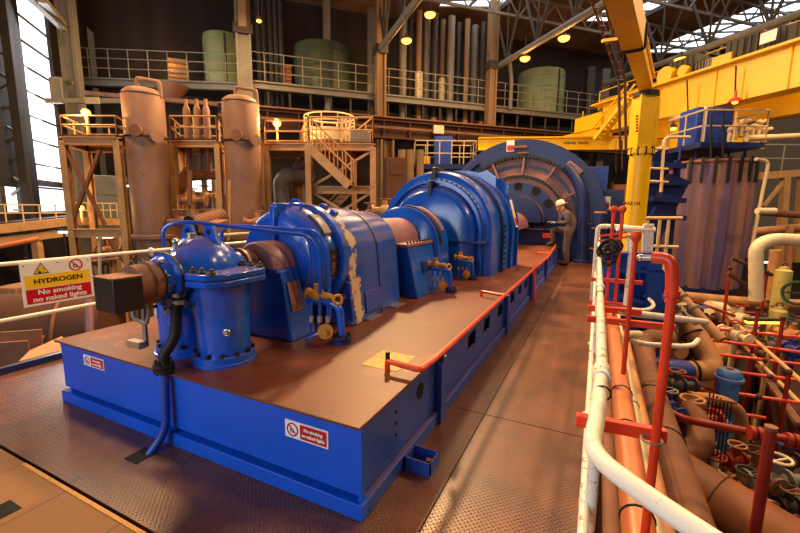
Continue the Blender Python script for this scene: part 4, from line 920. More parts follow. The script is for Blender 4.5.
# draped tank
dT = 11.5; c = V(707,200,dT); c.z = 0; rT = 40/400*dT*.83
tk = T('draped_tank', 'large round tank draped in purple grey sheeting below the crane', 'tank', (c.x,c.y,-3))
zt, zb = V(712,164,dT).z, V(712,284,dT).z
m = MB(); rings = []
for (z, f, am) in ((zb,.95,.03),(zb+(zt-zb)*.35,1.02,.035),(zb+(zt-zb)*.75,1.03,.03),(zt,.98,.012)):
    rings.append([c+Vector((math.cos(a)*rT*f*(1+am*math.sin(a*13)+am*.6*math.sin(a*29+1)), math.sin(a)*rT*f*(1+am*math.sin(a*13)+am*.6*math.sin(a*29+1)), z)) for a in [2*PI*k/120 for k in range(120)]])
m.loft(rings); m.ob('sheeting', PURPLE, tk)
m = MB(); m.cyl(c+Z*(zb-.35), c+Z*(zb+.05), rT*.93, n=40); m.ob('base_band', BLUED, tk)
m = MB(); m.cyl(c+Z*(zb-.65), c+Z*(zb-.35), rT*1.08, n=40); m.ob('base_ring', CREAM, tk)
m = MB(); m.cyl(c+Z*-3, c+Z*(zb-.65), rT*.95, n=32); m.ob('tank_foot', RUSTD, tk)
m = MB(); m.torus(c+Z*(zt), Z, rT*.97, .05, 48); m.ob('rim_band', RUST, tk)
for k in range(9):
    a = YAW-PI/2-1.1+k*.28; e = Vector((math.cos(a),math.sin(a),0)); m = MB(); m.beam(c+e*rT*1.05+Z*(zt+.1), c+e*rT*1.05+Z*(zt-.55), .07, .04, e); m.ob('hanging_strap', BLACKR, tk)
plz = V(712,150,dT).z
tp_ = T('tank_platform', 'dark blue railed platform with machinery above the draped tank', 'platform', (c.x,c.y,zt))
m = MB(); m.cyl(c+Z*(zt+.02), c+Z*(zt+.12), rT*.6, n=24); 
for k in range(5): 
    e = (rt*(k-2)*.45).copy(); e.z = 0; m.cyl(c+e+Z*(zt), c+e+Z*(zt+.42), .04, n=6)
m.obox(c+Z*(zt+.42), r0, fh, Z, rT*1.75, rT*1.4, .14); m.ob('deck', BLUED, tp_)
zz = zt+.49; w_ = rT*.87; d_ = rT*.7
m = MB(); rails(m, [c-r0*w_-fh*d_, c+r0*w_-fh*d_, c+r0*w_+fh*d_, c-r0*w_+fh*d_, c-r0*w_-fh*d_], zz, (.4,.8), .8, .022, 6); m.ob('railing', RAILY, tp_)
m = MB(); m.obox(c-r0*.15+Z*(zz+.5)+fh*.2, r0, fh, Z, 1.0, .7, 1.0); m.ob('drive_box', BLUEM, tp_, bevel=.02)
m = MB(); m.obox(c-r0*.5+Z*(zz+.5)-fh*.25, r0, fh, Z, .06, .05, 1.0); m.ob('white_strip', SIGNW, tp_)
m = MB()
for i in range(7):
    q = c+r0*(.1+.15*i)+Z*(zz+.15+.1*(i % 3))-fh*.4; m.tube([q-Z*.15, q+Z*.2, q+r0*.2+Z*.25], .05, 8, .06); m.sph(q+Z*.2, .08)
m.ob('valve_group', RAILY, tp_)
m = MB()
for px in (711,723): m.cyl(V(px,158,dT-1), V(px,115,dT-1), .03, n=6)
m.ob('mast', BLACK, tp_)
m = MB(); m.cyl(c+r0*.4+Z*(zz+.1)-fh*.6, c+r0*2.3+Z*(zz+.2)-fh*.6, .08); m.ob('side_pipe', RAILY, tp_)
bs_ = T('stair_tower', 'dark blue steel stair tower with pale handrails left of the draped tank', 'stairs', V(662,250,10.5))
for y_ in (165, 182, 199, 216): m = MB(); m.beam(V(648,y_,10.6), V(680,y_+2,10.6), .5, .12); m.ob('landing', BLUED, bs_)
m = MB(); m.beam(V(648,238,10.6), V(678,178,10.6), .5, .25); m.ob('stringer', BLUED, bs_)
m = MB(); m.obox(V(658,215,12.7), r0, fh, Z, .9, .1, 3.8); m.ob('back_panel', BLUED, bs_)
for px in (650, 678): m = MB(); p = V(px,160,10.7); m.beam(p, (p.x,p.y,-3), .12, .12); m.ob('tower_post', BLUED, bs_)
m = MB(); m.tube([V(661,192,10.1), V(664,140,10.1), V(668,137,10.1), V(690,137,10.1)], .035, 8, .1)
for y_ in (150,170,183): m.tube([V(648,y_-2,10.1), V(668,y_-1,10.1)], .03, 6)
m.tube([V(648,158,10.2), V(662,146,10.1)], .03, 6); m.ob('hand_rail', RAILY, bs_)
wp = T('rail_barrier', 'pale rail frame standing low between yellow column and draped tank', 'frame', V(665,260,8))
m = MB()
for px in (648, 660, 669): p = V(px, 220, 8); m.cyl(p, (p.x,p.y,-1.2), .03, n=8)
m.tube([V(642,218,8), V(682,218,8)], .03, 8); m.tube([V(642,246,8), V(678,247,8)], .03, 8); m.ob('rail_pipe', RAILY, wp)
wb = T('guard_barrier', 'white painted guard frame in front of the yellow column foot', 'frame', V(640,235,6.6))
m = MB(); m.tube([V(617,228,6.4), V(654,230,6.4)], .05, 8); m.tube([V(615,263,6.4), V(655,262,6.4)], .06, 8)
for px in (646,651): p = V(px, 224, 6.4); m.cyl(p, V(px-2,262,6.4), .045, n=8)
m.ob('rail_pipe', WHITE, wb)
# pipe elbow + objects at far right
vpipe('big beige pipe bend at the right edge of the photo', [V(756,300,8), V(756,246,8), V(772,239,8), V(830,242,8)], .125, CREAM, bend=.4)
vpipe('tall pale conduit climbing right of the draped tank', [V(752,246,10.2), V(764,185,10.2), V(769,161,10.2), V(756,159,10.2)], .04, RAILY, bend=.15)
vpipe('long dusty pipe behind the beige pipe bend', [V(752,232,11), V(800,228,11.5), V(840,228,12)], .12, TAN)
vpipe('upper brown pipe far right behind the pale conduit', [V(758,212,12), V(840,218,12)], .1, RUST)
vpipe('short pale lagged pipe right of the tall conduit', [V(757,211,9.6), V(775,211,9.6)], .075, CREAM)
vpipe('horizontal pale pipe under the draped tank ring', [V(684,297,9.4), V(740,302,9.4), V(800,305,9.2)], .13, TAN)
vpipe('lower pale box pipe under the tank ring', [V(708,309,9.0), V(722,311,9.0), V(722,320,9.0)], .2, CREAM, bend=.05)
for i, (px, pyt, pyb, r, d, mt, l) in enumerate(((781,266,291,.15,8.6,GREENY,'pale yellow capped canister right of the beige pipe bend'),(776,306,330,.14,7.8,GREENY,'machine drum tinted for yellow green light low at the right edge'),(748,325,345,.2,7.6,GREY,'grey drum half hidden behind the red scaffold'))):
    c = V(px, pyb, d); t = T('canister', l, 'canister', c); zt = V(px, pyt, d).z
    m = MB(); m.lathe((c.x,c.y,0), Z, [(.0,zt),(r*.5,zt-.02),(r*.55,zt-.06),(r,zt-.1),(r,-3)], 20); m.ob('body', mt, t)
    m = MB(); m.torus((c.x,c.y,zt+.02), Y, r*.35, .02); m.ob('handle', RUST, t)
hw = MB(); hw.torus(V(797,293,8.0), (-.3,-1,.2), .22, .03, 24, 8); hw.cyl(V(797,293,8.0)-Vector((.2,.0,0)), V(797,293,8.0)+Vector((.2,0,0)), .02); hw.ob('hand_wheel', mat('green_wheel_paint', (24,90,56), .5), label='dark green valve hand wheel at the right edge', cat='wheel')
for i in range(5):
    pass
vpipe('thick grey vertical pipe right of the beige bend', [V(776,250,9.2), V(771,300,9.2)], .12, TAN)
vpipe('thin brown vertical pipe near the right edge', [V(790,225,10.5), V(786,300,10.5)], .08, TAN)
# orange steel frame far right
of = T('steel_gantry', 'brown steel frame with diagonal braces far right of the tank', 'frame', V(780,240,15))
m = MB()
for px in (786, 803): p = V(px, 172, 15); m.beam(p, V(px-7, 262, 15), .22, .22)
m.ob('post', OCHRE, of)
m = MB(); m.beam(V(758,176,15), V(840,170,15), .2, .25); m.ob('top_beam', OCHRE, of)
m = MB(); m.beam(V(764,206,15), V(786,178,15), .1, .1); m.ob('brace', OCHRE, of)
m = MB()
a_, b_ = V(752,172,15.5), V(840,166,15.5); rails(m, [Vector((a_.x,a_.y,0)), Vector((b_.x,b_.y,0))], a_.z, (.5,1.0), 1, .03, 5); m.ob('railing', RAILG, of)
# red scaffold rails over the pit, right foreground
sc_ = (((676,325),(805,338),7.6,7.0), ((698,338),(805,353),7.2,6.6), ((706,353),(805,365),6.9,6.4), ((718,370),(805,381),6.6,6.0), ((688,386),(805,404),6.0,5.5), ((696,407),(765,418),5.6,5.4), ((728,311),(805,318),8.6,8.2), ((690,300),(735,316),8.2,8.0))
for i, (q0, q1, d0, d1) in enumerate(sc_):
    t = T('scaffold_rail', ('first','second','third','fourth','fifth','sixth','seventh','eighth')[i] and {0:'long red scaffold rail highest across the right pit',1:'red scaffold rail just below the highest long one',2:'red scaffold rail level with the blue vessel top rear',3:'red scaffold rail touching the blue vessel cap',4:'red scaffold rail crossing below the blue vessel cap',5:'short red scaffold rail above the flanged red pipe',6:'far red scaffold rail by the yellow green drum',7:'short sloping red scaffold rail under the tank ring'}[i], 'rail', V(*q0, d0))
    m = MB(); m.cyl(V(*q0, d0), V(*q1, d1), .028, n=8); m.ob('rail_tube', REDD if i > 5 else RED, t)
    if i < 5: 
        c = V(*q0, d0).lerp(V(*q1, d1), .62); m = MB(); m.sph(c, .05); m.ob('clamp', RUSTD, t)
su = (((758,309),(744,378),7.0,'red upright left of the yellow sloping rails'), ((789,372),(781,432),5.6,'red upright nearest the right edge over the pit'), ((730,268),(722,320),8.4,'dark red upright in front of the tank base'), ((767,272),(758,312),8.3,'dark red upright beside the beige pipe foot'), ((783,318),(778,370),6.8,'red upright between the two long scaffold rails'))
for (q0, q1, d, l) in su:
    p = V(*q0, d); t = T('scaffold_post', l, 'post', (p.x,p.y,-3)); m = MB(); m.cyl(p, (p.x,p.y,-3), .03, n=8); m.ob('post_tube', REDD, t)
    m = MB(); m.sph(p, .045); m.ob('clamp', RUSTD, t)
for q0, q1, l in (((729,317),(806,385),'upper of two yellow sloping stair rails over the pit'), ((727,329),(800,403),'lower of two yellow sloping stair rails over the pit')):
    t = T('stair_rail', l, 'rail', V(*q0, 8)); m = MB(); m.cyl(V(*q0, 8), V(*q1, 5.6), .03, n=8); m.ob('rail_tube', OCHRE, t)
    m = MB(); m.cyl(V(*q0, 8), V(*q0, 8)-Z*1.2, .025, n=6); c = V(*q0,8).lerp(V(*q1,5.6), .6); m.cyl(c, c-Z*1.4, .025, n=6); m.ob('rail_post', OCHRE, t)
for q0, q1, d, l in (((732,258),(772,275),8.2,'upper brown sloping handrail in front of the tank base'), ((728,273),(764,297),8.2,'lower brown sloping handrail in front of the tank base')):
    t = T('stair_rail', l, 'rail', V(*q0, d)); m = MB(); m.cyl(V(*q0, d), V(*q1, d), .04, n=8); m.ob('rail_tube', RUSTD, t)
# pit clutter : floor troughs, machines, valves, small pipes
pf = T('pit_trough', 'dark brown sloping steel trough wall in the right pit', 'trough', V(770,400,7))
a_, b_ = V(742,345,8.2), V(800,425,5.6)
m = MB(); m.ext([a_, b_, b_-Z*1.2+B*.3, a_-Z*1.2+B*.3], B*.06); m.ob('trough_wall', RUSTD, pf)
m = MB(); m.beam(a_, b_, .1, .06); m.ob('trough_edge', RUST, pf)
st = T('steel_stage', 'brown plate stage floor beneath the red scaffold in the pit', 'platform', L(9, 9, -1.9))
m = MB(); m.ext([L(4.0,4.4,-3), L(9,4.4,-3), L(13,9.0,-3), L(5,9.0,-3)], Z*.02); m.ob('stage_plate', RUSTD, st)
m = MB(); m.ext([V(690,346,8), V(722,341,8), V(746,352,7.5), V(712,360,7.5)], Z*-.06); m.ob('pale_cover', TAN, st)
rnd = random.Random(3)
spots = [(664,300,6.6),(676,318,6.3),(668,345,5.8),(690,350,6.6),(735,335,7.3),(676,385,5.0),(668,405,4.7),(690,420,4.6),(754,350,7.2),(770,345,7.4),(792,335,7.4),(700,318,8),(740,318,8.2),(776,318,8.2),(792,350,7.2),(735,460,4.6),(755,470,4.5),(775,480,4.3),(745,490,4.3),(785,462,4.6),(712,475,4.5),(788,505,4.1)]
words = ['behind the red riser','under the white loop','left of the blue elbow','above the brown elbow','beyond the yellow stair rails','left of the rod rack','under the orange pipe side','below the red flanged pipe','right of the yellow stair rail top','beyond the scaffold posts','far right under the green wheel','under the tank ring left','under the tank ring middle','beneath the yellow green drum','right under the second scaffold rail','behind the dark red capped post','left of the dark red capped post foot','at the foot of the dark red post','low behind the huge brown main','right of the dark red post top','under the rod rack','in the corner right of the huge main']
mats_ = [RUST, GREY, TAN, RUSTD, CREAM, GREYD, BLUEM, REDD]
for i, ((px,py,d), wd) in enumerate(zip(spots, words)):
    c = V(px,py,d); mt = mats_[i % 8]; t = T('valve_assembly', ('rusty','grey','tan','dark rusty','cream','dark grey','blue','dark red')[i % 8]+' flanged valve '+wd, 'valve', (c.x,c.y,-3))
    ax = (r0 if i % 2 else fh); s = .8+.4*rnd.random()
    m = MB(); m.cyl(c-ax*.32*s, c+ax*.32*s, .06*s, n=12); m.sph(c, .11*s); m.cyl(c, c+Z*.2*s, .05*s, n=10); m.cyl((c.x,c.y,-3), c, .05*s, n=10); m.ob('valve_body', mt, t)
    m = MB()
    for k in (-.3,-.12,.12,.3): m.cyl(c+ax*(k-.015)*s, c+ax*(k+.015)*s, .11*s, n=14)
    m.ob('flange', mt, t)
    m = MB(); m.torus(c+Z*.24*s, Z, .11*s, .014*s, 18, 6); m.cyl(c+Z*.2*s-r0*.1*s, c+Z*.24*s+r0*.1*s, .012); m.ob('hand_wheel', mats_[(i+3) % 8], t)
for i in range(10):
    y_ = 372+i*9; d = 5.6-.13*i
    vpipe(('slim red','slim brown','slim cream','slim grey','slim tan')[i % 5]+' pipe run '+('highest','high','second row','third row','middle','middle lower','lower','near lowest','second lowest','lowest')[i]+' between the thick tan pipe and the rod rack', [V(655+1*i,y_,d), V(680+2*i,y_+4,d), V(700+3*i,y_+7+2*(i % 3),d+.3)], .022+.012*(i % 3), (REDD,RUST,CREAM,GREY,TAN)[i % 5])
for i in range(6):
    x_ = 735+i*12
    vpipe(('rusty','dark','tan')[i % 3]+' vertical pipe '+('left of','further left of','just behind','touching','right of','far right of')[(0,1,2,3,4,5)[i]]+' the dark red corner post', [V(x_,445+3*i,4.9), V(x_-3,520+2*i,4.5)], .03+.01*(i % 2), (RUST,RUSTD,TAN)[i % 3])
# ================================================================== LEFT SIDE : sign, rails, vessels, frames
lr = T('guard_rail', 'thin white guard rail with hydrogen sign along the left deck edge', 'rail', (-4.9, 4, 0))
for z in (1.005, .48):
    m = MB(); m.cyl((-4.9, -1.5, z), (-4.9, 5.2 if z > .9 else 2.42, z), .02, n=10); m.ob('rail_pipe', WHITEC, lr)
for y in (.2, 3.05, 5.2):
    m = MB(); m.cyl((-4.9, y, 0), (-4.9, y, 1.0), .022, n=10); m.sph((-4.9, y, 1.005), .04); m.ob('rail_post', WHITE, lr, split=False)
hs = T('hydrogen_sign', 'white yellow and red hydrogen warning sign hanging on the left rail', 'sign', (-4.87, 2.08, .57))
xd = Y*1.0; sw, sh = .6, .425; so = Vector((-4.868, 2.075, .787)); nx = X
def spt(u, v): return so+Y*(sw*(u-.5))+Z*(sh*(v-.5))
m = MB(); m.obox(so-X*.004, Y, Z, X, sw, sh, .008); bd = m.ob('sign_board', SIGNW, hs)
for v0, v1, mt in ((.40,.70,SIGNY),(.05,.385,SIGNR)):
    m = MB(); m.obox(spt(.5,(v0+v1)/2)+X*.0006, Y, Z, X, sw*.92, sh*(v1-v0), .0014); m.ob('colour_panel', mt, bd)
c = spt(.27,.835); m = MB()
def tri(R): return [c+Y*R*math.cos(a)+Z*R*math.sin(a)-Z*R*.15 for a in (PI/2, PI*7/6, PI*11/6)]
m.ext([p+X*.0003 for p in tri(.075)], X*.001); m.ob('warning_triangle', INK, bd)
m = MB(); m.ext([p+X*.0012 for p in tri(.058)], X*.001); m.ob('warning_triangle_fill', SIGNY, bd)
m = MB()
for k in range(7):
    a = k*2*PI/7; q = c+X*.0024-Z*.01; m.ext([q+Y*.02*math.cos(a-.3)+Z*.02*math.sin(a-.3)*.8, q+Y*.034*math.cos(a)+Z*.034*math.sin(a)*.7, q+Y*.02*math.cos(a+.3)+Z*.02*math.sin(a+.3)*.8], X*.0006)
m.obox(c+X*.0026-Z*.03-Y*.015, Y, Z, X, .022, .018, .001); m.ob('explosion_symbol', INK, bd)
no_symbol(spt(.76,.85)+X*.0008, Y, Z, .062, bd)
text('lettering', 'HYDROGEN', .066, spt(.5,.55)+X*.0024, Y, Z, INK, bd, bold=.0016, wide=1.14)
text('lettering', 'No smoking', .066, spt(.5,.295)+X*.0024, Y, Z, SIGNW, bd, bold=.0018, wide=1.14)
text('lettering', 'no naked lights', .066, spt(.5,.135)+X*.0024, Y, Z, SIGNW, bd, bold=.0018, wide=1.14)
m = MB()
for u, v in ((.05,.93),(.5,.95),(.95,.93)): m.cyl(spt(u,v), spt(u,v)+X*.004, .006, n=8)
m.ob('screw', BLACK, bd)
# clutter left of the deck
cp = MB(); cp.ext([P(18,361.5,z=.05), P(70,348,z=.05), P(62,336,z=.05), P(30,350,z=.05)], (0,0,-.02)); cp.ob('cover_plate', TAN, label='light brown cover plate lying beyond the left kerb', cat='plate', bevel=.003)
m = MB(); a_, b_ = V(-60,354,4.5), V(36,346,4.9)
d = (b_-a_).normalized(); w = d.cross(Z)
for (o0, o1, hh_) in ((-.25,-.21,.3),(.25,.21,.3)): m.beam(a_+w*o0, b_+w*o0, .04, hh_)
m.beam(a_-Z*.13, b_-Z*.13, .5, .04); m.beam(a_-Z*.13-w*.3+Z*.15, b_-Z*.13-w*.3+Z*.15, .12, .03)
m.ob('steel_trough', RUST, label='rusty open steel trough lying left of the plinth corner', cat='trough')
dr = T('storage_drum', 'big dark brown drum below the left rail behind the plinth', 'drum', V(62,330,7)-Z*1)
m = MB(); c = V(60, 330, 7.0); m.cyl(c+B*-1.0-A*.3, c+B*.9-A*.3, .75, n=36); m.ob('drum_body', RUSTD, dr)
m = MB(); m.torus(c+B*.3-A*.3, B, .76, .03, 36, 6); m.ob('drum_band', RUST, dr)
m = MB(); m.cyl((c.x,c.y,-3), c, .3); m.ob('drum_foot', RUSTD, dr)
vpipe('pale pink vertical pipe beside the black box under the left rail', [V(88,300,6.2), V(90,338,6.0)], .06, PINK)
for i, (px, py0, py1, w_, mt, l) in enumerate(((18,285,330,.3,TAN,'tan machine casing low behind the hydrogen sign'),(56,300,312,.5,BLUED,'dark blue cabinet under the hydrogen sign'),(-6,300,330,.22,GREYD,'dark grey locker at the far left edge below the rail'))):
    p, q = V(px,py0,8), V(px,py1,8); m = MB(); m.obox(Vector((p.x,p.y,(p.z-3)/2)), r0, fh, Z, w_*1.6, .6, p.z+3); o_ = m.ob('machine_casing', mt, label=l, cat='casing', bevel=.02)
    m = MB(); m.obox(p-fh*.31-Z*.35, r0, fh, Z, w_*1.2, .02, .4); m.ob('door_panel', RUSTD, o_)
# low walkway with rail left
lwk = T('side_walkway', 'orange brown elevated walkway with pale railing along the left windows', 'walkway', V(40,235,8.5))
a_, b_, c_ = V(-30,232,9.2), V(72,221,10.6), V(118,222,12.4)
m = MB(); m.beam(a_, b_, .5, .2); m.beam(b_, c_, .5, .2); m.beam(a_-Z*.28, b_-Z*.28, .3, .18); m.ob('edge_beam', OCHRE, lwk)
m = MB(); m.ext([a_+A*.1+Z*.1, b_+A*.1+Z*.1, b_+A*1.4+Z*.1-B*.5, a_+A*1.4+Z*.1-B*.5], Z*.04); m.ob('deck', GREYD, lwk)
m = MB()
for q0, q1 in ((a_, b_), (b_, c_)): rails(m, [q0, q1], (q0.z+q1.z)/2+.1, (.22,.42), .32, .018, 6)
m.ob('railing', RAILY, lwk)
for px in (36, 118): p = V(px, 236, 10.0 if px < 60 else 12.2); m = MB(); m.beam((p.x,p.y,-3), p, .16, .16); m.ob('support_post', OCHRE, lwk)
vpipe('orange pipe slanting under the side walkway behind the sign', [V(-20,250,7.4), V(38,239,8.2)], .05, ORANGE)
# dark low machinery behind
def vessel(px, pyt, d, r, lab, band, px2):
    c = V(px, 180, d); t = T('pressure_vessel', lab, 'vessel', (c.x,c.y,-3)); zt = V(px2, pyt, d).z
    c0 = Vector((c.x,c.y,0))
    m = MB(); m.lathe(c0, Z, [(r*.86,-3),(r*.86,V(px,238,d).z),(r*1.1,V(px,238,d).z),(r*1.1,V(px,235,d).z),(r*.95,V(px,234,d).z),(r,band),(r,zt-r*.42),(r*.93,zt-r*.24),(r*.75,zt-r*.1),(r*.4,zt-.02),(.0,zt)], 40); m.ob('shell', VESS, t)
    m = MB(); m.torus(c0+Z*band, Z, r, .03, 40, 6); m.torus(c0+Z*(zt-r*.42), Z, r, .012, 40, 6); m.ob('weld_band', RUSTD, t)
    e = -fh; m = MB(); q = c0+e*r*.97+r0*.05+Z*(zt-.95); m.cyl(q, q+e*.06, .13); m.ob('inspection_cover', RUST, t)
    e2 = (r0*.8-fh*.6).normalized(); q = c0+e2*r*.95+Z*(zt-1.05); m = MB(); m.cyl(q, q+e2*.15, .09); m.cyl(q+e2*.12, q+e2*.17, .13); m.ob('side_nozzle', VESS, t)
    m = MB(); m.tube([c0+r0*(-.1)+Z*(zt-.05), c0+r0*(-.1)+Z*(zt+.2), c0+r0*.38+Z*(zt+.12), c0+r0*.38+Z*(zt-.2)], .045, 10, .06); m.ob('lifting_loop', VESS, t)
    return c0
vessel(149.5, 88, 9.0, .40, 'left one of two tall brown pressure vessels, nearer the window', V(148,138,9).z, 147)
vessel(244, 96, 9.8, .41, 'right one of two tall brown pressure vessels, near the stairs', V(241,142,9.8).z, 241)
def frame(lab, posts, yt, d, beams, braces, depth=1.3, w=.14, rail=None):
    t = T('steel_gantry', lab, 'frame', V(posts[0][0], 220, d))
    zt = V((posts[0][0]+posts[-1][0])/2, yt, d).z
    tops = []
    for (px, py) in posts:
        p = V(px, py, d); tops.append(Vector((p.x,p.y,zt)))
        for k in (0, 1):
            q = p+A*depth*k; m = MB(); m.ibeam((q.x,q.y,-3), (q.x,q.y,zt), w, w, .025); m.ob('post', OCHRE, t)
    m = MB()
    for k in (0, 1): m.ibeam(tops[0]+A*depth*k, tops[-1]+A*depth*k, w, w*1.3, .025)
    for q in tops: m.ibeam(q, q+A*depth, w, w*1.3, .025)
    m.ob('top_beam', OCHRE, t)
    m = MB(); m.ext([tops[0]+Z*.1, tops[-1]+Z*.1, tops[-1]+A*depth+Z*.1, tops[0]+A*depth+Z*.1], Z*.03); m.ob('platform_plate', RUSTD, t)
    for (q0, q1) in beams: m = MB(); m.ibeam(V(*q0,d), V(*q1,d), w, w*1.4, .025); m.ob('cross_beam', OCHRE, t)
    for (q0, q1) in braces: m = MB(); m.beam(V(*q0,d), V(*q1,d), .06, .06); m.ob('brace', RUST if len(braces) < 3 else OCHRE, t)
    if rail:
        m = MB(); rails(m, [tops[0], tops[-1], tops[-1]+A*depth, tops[0]+A*depth, tops[0]], zt+.12, rail, .7, .02, 6); m.ob('railing', OCHRE, t)
    return tops, zt
frame('ochre steel frame with crossed braces between window and left vessel', [(68.5,190),(122,190)], 141, 8.6, [((71,233),(124,233))], [((66,150),(105,225)),((100,150),(72,222))], 1.2, .13, (.2,.38))
frame('ochre steel frame standing between the two brown vessels', [(175,190),(220,190)], 144, 9.6, [((177,213),(222,212))], [], 1.2, .12, (.25,.5))
frame('ochre platform frame right of the right brown vessel', [(268,185),(309,185)], 147, 10.2, [], [], 1.5, .14, (.25,.5))
frame('ochre stair frame carrying the small round tank', [(310,185),(373,185)], 147, 10.4, [((312,190),(374,190))], [((311,187),(370,152)),((312,192),(345,212)),((372,192),(340,212))], 2.2, .14, (.3,.6))
ss = T('staircase', 'ochre steel staircase descending from the round tank platform', 'stairs', V(335,190,10.3))
for o_ in (0, .55):
    m = MB(); m.beam(V(311,148,10.15)-fh*o_, V(352,187,10.15)-fh*o_, .05, .2); m.ob('stringer', RUSTD if o_ == 0 else OCHRE, ss)
    m = MB(); q0, q1 = V(313,148,10.15)-fh*o_, V(354,187,10.15)-fh*o_
    for h_ in (.35,.65): m.cyl(q0+Z*h_, q1+Z*h_, .018, n=6)
    for k in range(6): q = q0.lerp(q1, k/5); m.cyl(q, q+Z*.65, .015, n=5)
    m.ob('hand_rail', OCHRE, ss)
for k in range(11):
    q = V(312,149,10.15).lerp(V(352,187,10.15), (k+.5)/11); m = MB(); m.obox(q-fh*.27, r0, fh, Z, .16, .52, .025); m.ob('step', RUST, ss)
s2 = T('staircase', 'lower ochre stair flight turning back under the first one', 'stairs', V(330,205,11))
m = MB(); m.beam(V(352,188,10.9), V(318,222,10.9), .05, .2); m.ob('stringer', OCHRE, s2)
m = MB(); m.cyl(V(352,178,10.9), V(318,212,10.9), .018, n=6); m.cyl(V(352,183,10.9), V(318,217,10.9), .018, n=6); m.ob('hand_rail', OCHRE, s2)
m = MB()
for k in range(8): q = V(351,190,11.1).lerp(V(319,222,11.1), k/7); m.obox(q, r0, fh, Z, .2, .5, .025)
m.ob('step', RUST, s2)
rt_ = T('round_tank', 'small round cream tank with railings on the stair platform', 'tank', V(329,150,11.5))
c = V(330,150,11.5); zt, zb = V(330,131,11.5).z, V(330,154,11.5).z
m = MB(); m.cyl((c.x,c.y,zb), (c.x,c.y,zt), .66, n=36); m.ob('shell', CREAM, rt_)
m = MB(); m.cyl((c.x,c.y,zb+.02), (c.x,c.y,zb+.3), .675, n=36); m.ob('lower_band', RUST, rt_)
m = MB(); m.cyl((c.x,c.y,zb-.2), (c.x,c.y,zb), .72, .69, 36); m.ob('base', TAN, rt_)
m = MB()
for h_ in (.18, .36): m.torus((c.x,c.y,zt+h_), Z, .68, .018, 40, 6)
for k in range(10): a = k*2*PI/10; m.cyl((c.x+.68*math.cos(a),c.y+.68*math.sin(a),zt), (c.x+.68*math.cos(a),c.y+.68*math.sin(a),zt+.36), .015, n=5)
m.ob('railing', RAILY, rt_)
pc = T('panel_cabinet', 'grey panel cabinet beside the round cream tank on the platform', 'cabinet', V(360,142,11))
m = MB(); m.obox(V(361,141,11), r0, fh, Z, .5, .4, .5); m.ob('cabinet_body', GREY, pc, bevel=.01)
m = MB()
for px in (342,346,350): m.cyl(V(px,149,10.9), V(px,117,10.9), .03, n=6)
m.tube([V(340,118,10.9), V(358,118,10.9)], .025, 6); m.ob('pipe_riser', RAILY, pc)
# tall bottles on frame between the vessels
for i, (px, l) in enumerate(((188,'left of three tall brown gas bottles between the vessels'),(198.5,'middle of three tall brown gas bottles between the vessels'),(207.5,'right of three tall brown gas bottles between the vessels'))):
    c = V(px,135,10.2); zt, zb = V(px,100,10.2).z, V(px,143,10.2).z
    m = MB(); m.lathe((c.x,c.y,0), Z, [(.0,zb),(.085,zb),(.085,zt-.25),(.07,zt-.18),(.04,zt-.12),(.04,zt+.02),(.0,zt+.02)], 16); m.ob('gas_bottle', VESS, label=l, cat='bottle', group='brown gas bottles between the vessels')
    vpipe('brown pipe dropping below the '+l.split(' of')[0]+' gas bottle', [V(px+1,147,10.0), V(px+2,172,10.0)], .06, RUST)
# machinery seen between the vessels
vpipe('large bent duct rising behind the drum housing left of the stairs', [V(283,215,10.8), V(280,182,10.8), V(288,175,10.8), V(310,176,11.5)], .2, GREY, 'bent_duct', bend=.3)
vpipe('second grey duct behind the bent duct left of the stairs', [V(297,215,11.5), V(296,165,11.5), V(312,160,11.5)], .14, RUST, 'bent_duct', bend=.3)
vpipe('horizontal rusty pipe between the two vessels', [V(160,192,10.2), V(180,190,10.2), V(190,170,10.4)], .16, RUST, bend=.2)
vpipe('rusty header pipe under the gas bottles', [V(176,177,10.4), V(218,174,10.4)], .13, RUST)
vpipe('pale yellow post pipe between the vessels', [V(215,178,11), V(216,212,11)], .1, CREAM)
cm = T('corrugated_duct', 'ribbed rusty duct lying behind the pump between the vessels', 'duct', V(208,222,7.6))
a_, b_ = V(192,226,7.4), V(222,217,8.0); dd = (b_-a_).normalized()
m = MB(); m.lathe(a_, dd, [(.16+.015*(k % 2), k*.028) for k in range(26)], 24); m.ob('duct_body', RUST, cm)
m = MB(); m.lathe(a_, -dd, [(.2,-.02),(.2,.03),(.16,.05),(.0,.05)], 24); m.ob('end_cap', BLACK, cm)
m = MB(); c = V(207,222,7.6); m.cyl((c.x,c.y,-3), c, .1); m.ob('support_leg', RUSTD, cm)
m = MB(); m.obox(V(214,226,7.4), dd, dd.cross(Z), Z, .42, .35, .14); m.ob('motor_base', RUST, cm)
for i,(px,py,l) in enumerate(((170,205,'rusty valve left behind the pump below the left vessel'),(193,200,'rusty valve in the gap between the vessels'),(205,196,'tan valve on the right of the gap between the vessels'),(180,222,'dark valve low beside the corrugated duct'),(258,222,'rusty valve right of the right vessel'),(275,222,'tan valve behind the top of the front drum'),(100,262,'pale valve behind the white rail right of the sign'),(110,250,'rusty valve just above the black box'),(385,210,'rusty valve behind the peeling drum end'),(370,214,'tan valve left of the coupling guard'))):
    c = V(px,py,(10.5,9.3,10.3,8.4)[i] if i < 4 else 9.3); t = T('valve_assembly', l, 'valve', (c.x,c.y,-3)); mt = (RUST,TAN,OCHRE)[i % 3]
    m = MB(); m.cyl(c-r0*.3, c+r0*.3, .07, n=10); m.sph(c, .13); m.cyl((c.x,c.y,-3), c+Z*.22, .06, n=8); m.ob('valve_body', mt, t)
    m = MB(); m.torus(c+Z*.25, Z, .13, .016, 16, 6); m.ob('hand_wheel', RUST, t)
    m = MB(); 
    for k in (-.3,.28): m.cyl(c+r0*k, c+r0*(k+.03), .12, n=12)
    m.ob('flange', mt, t)
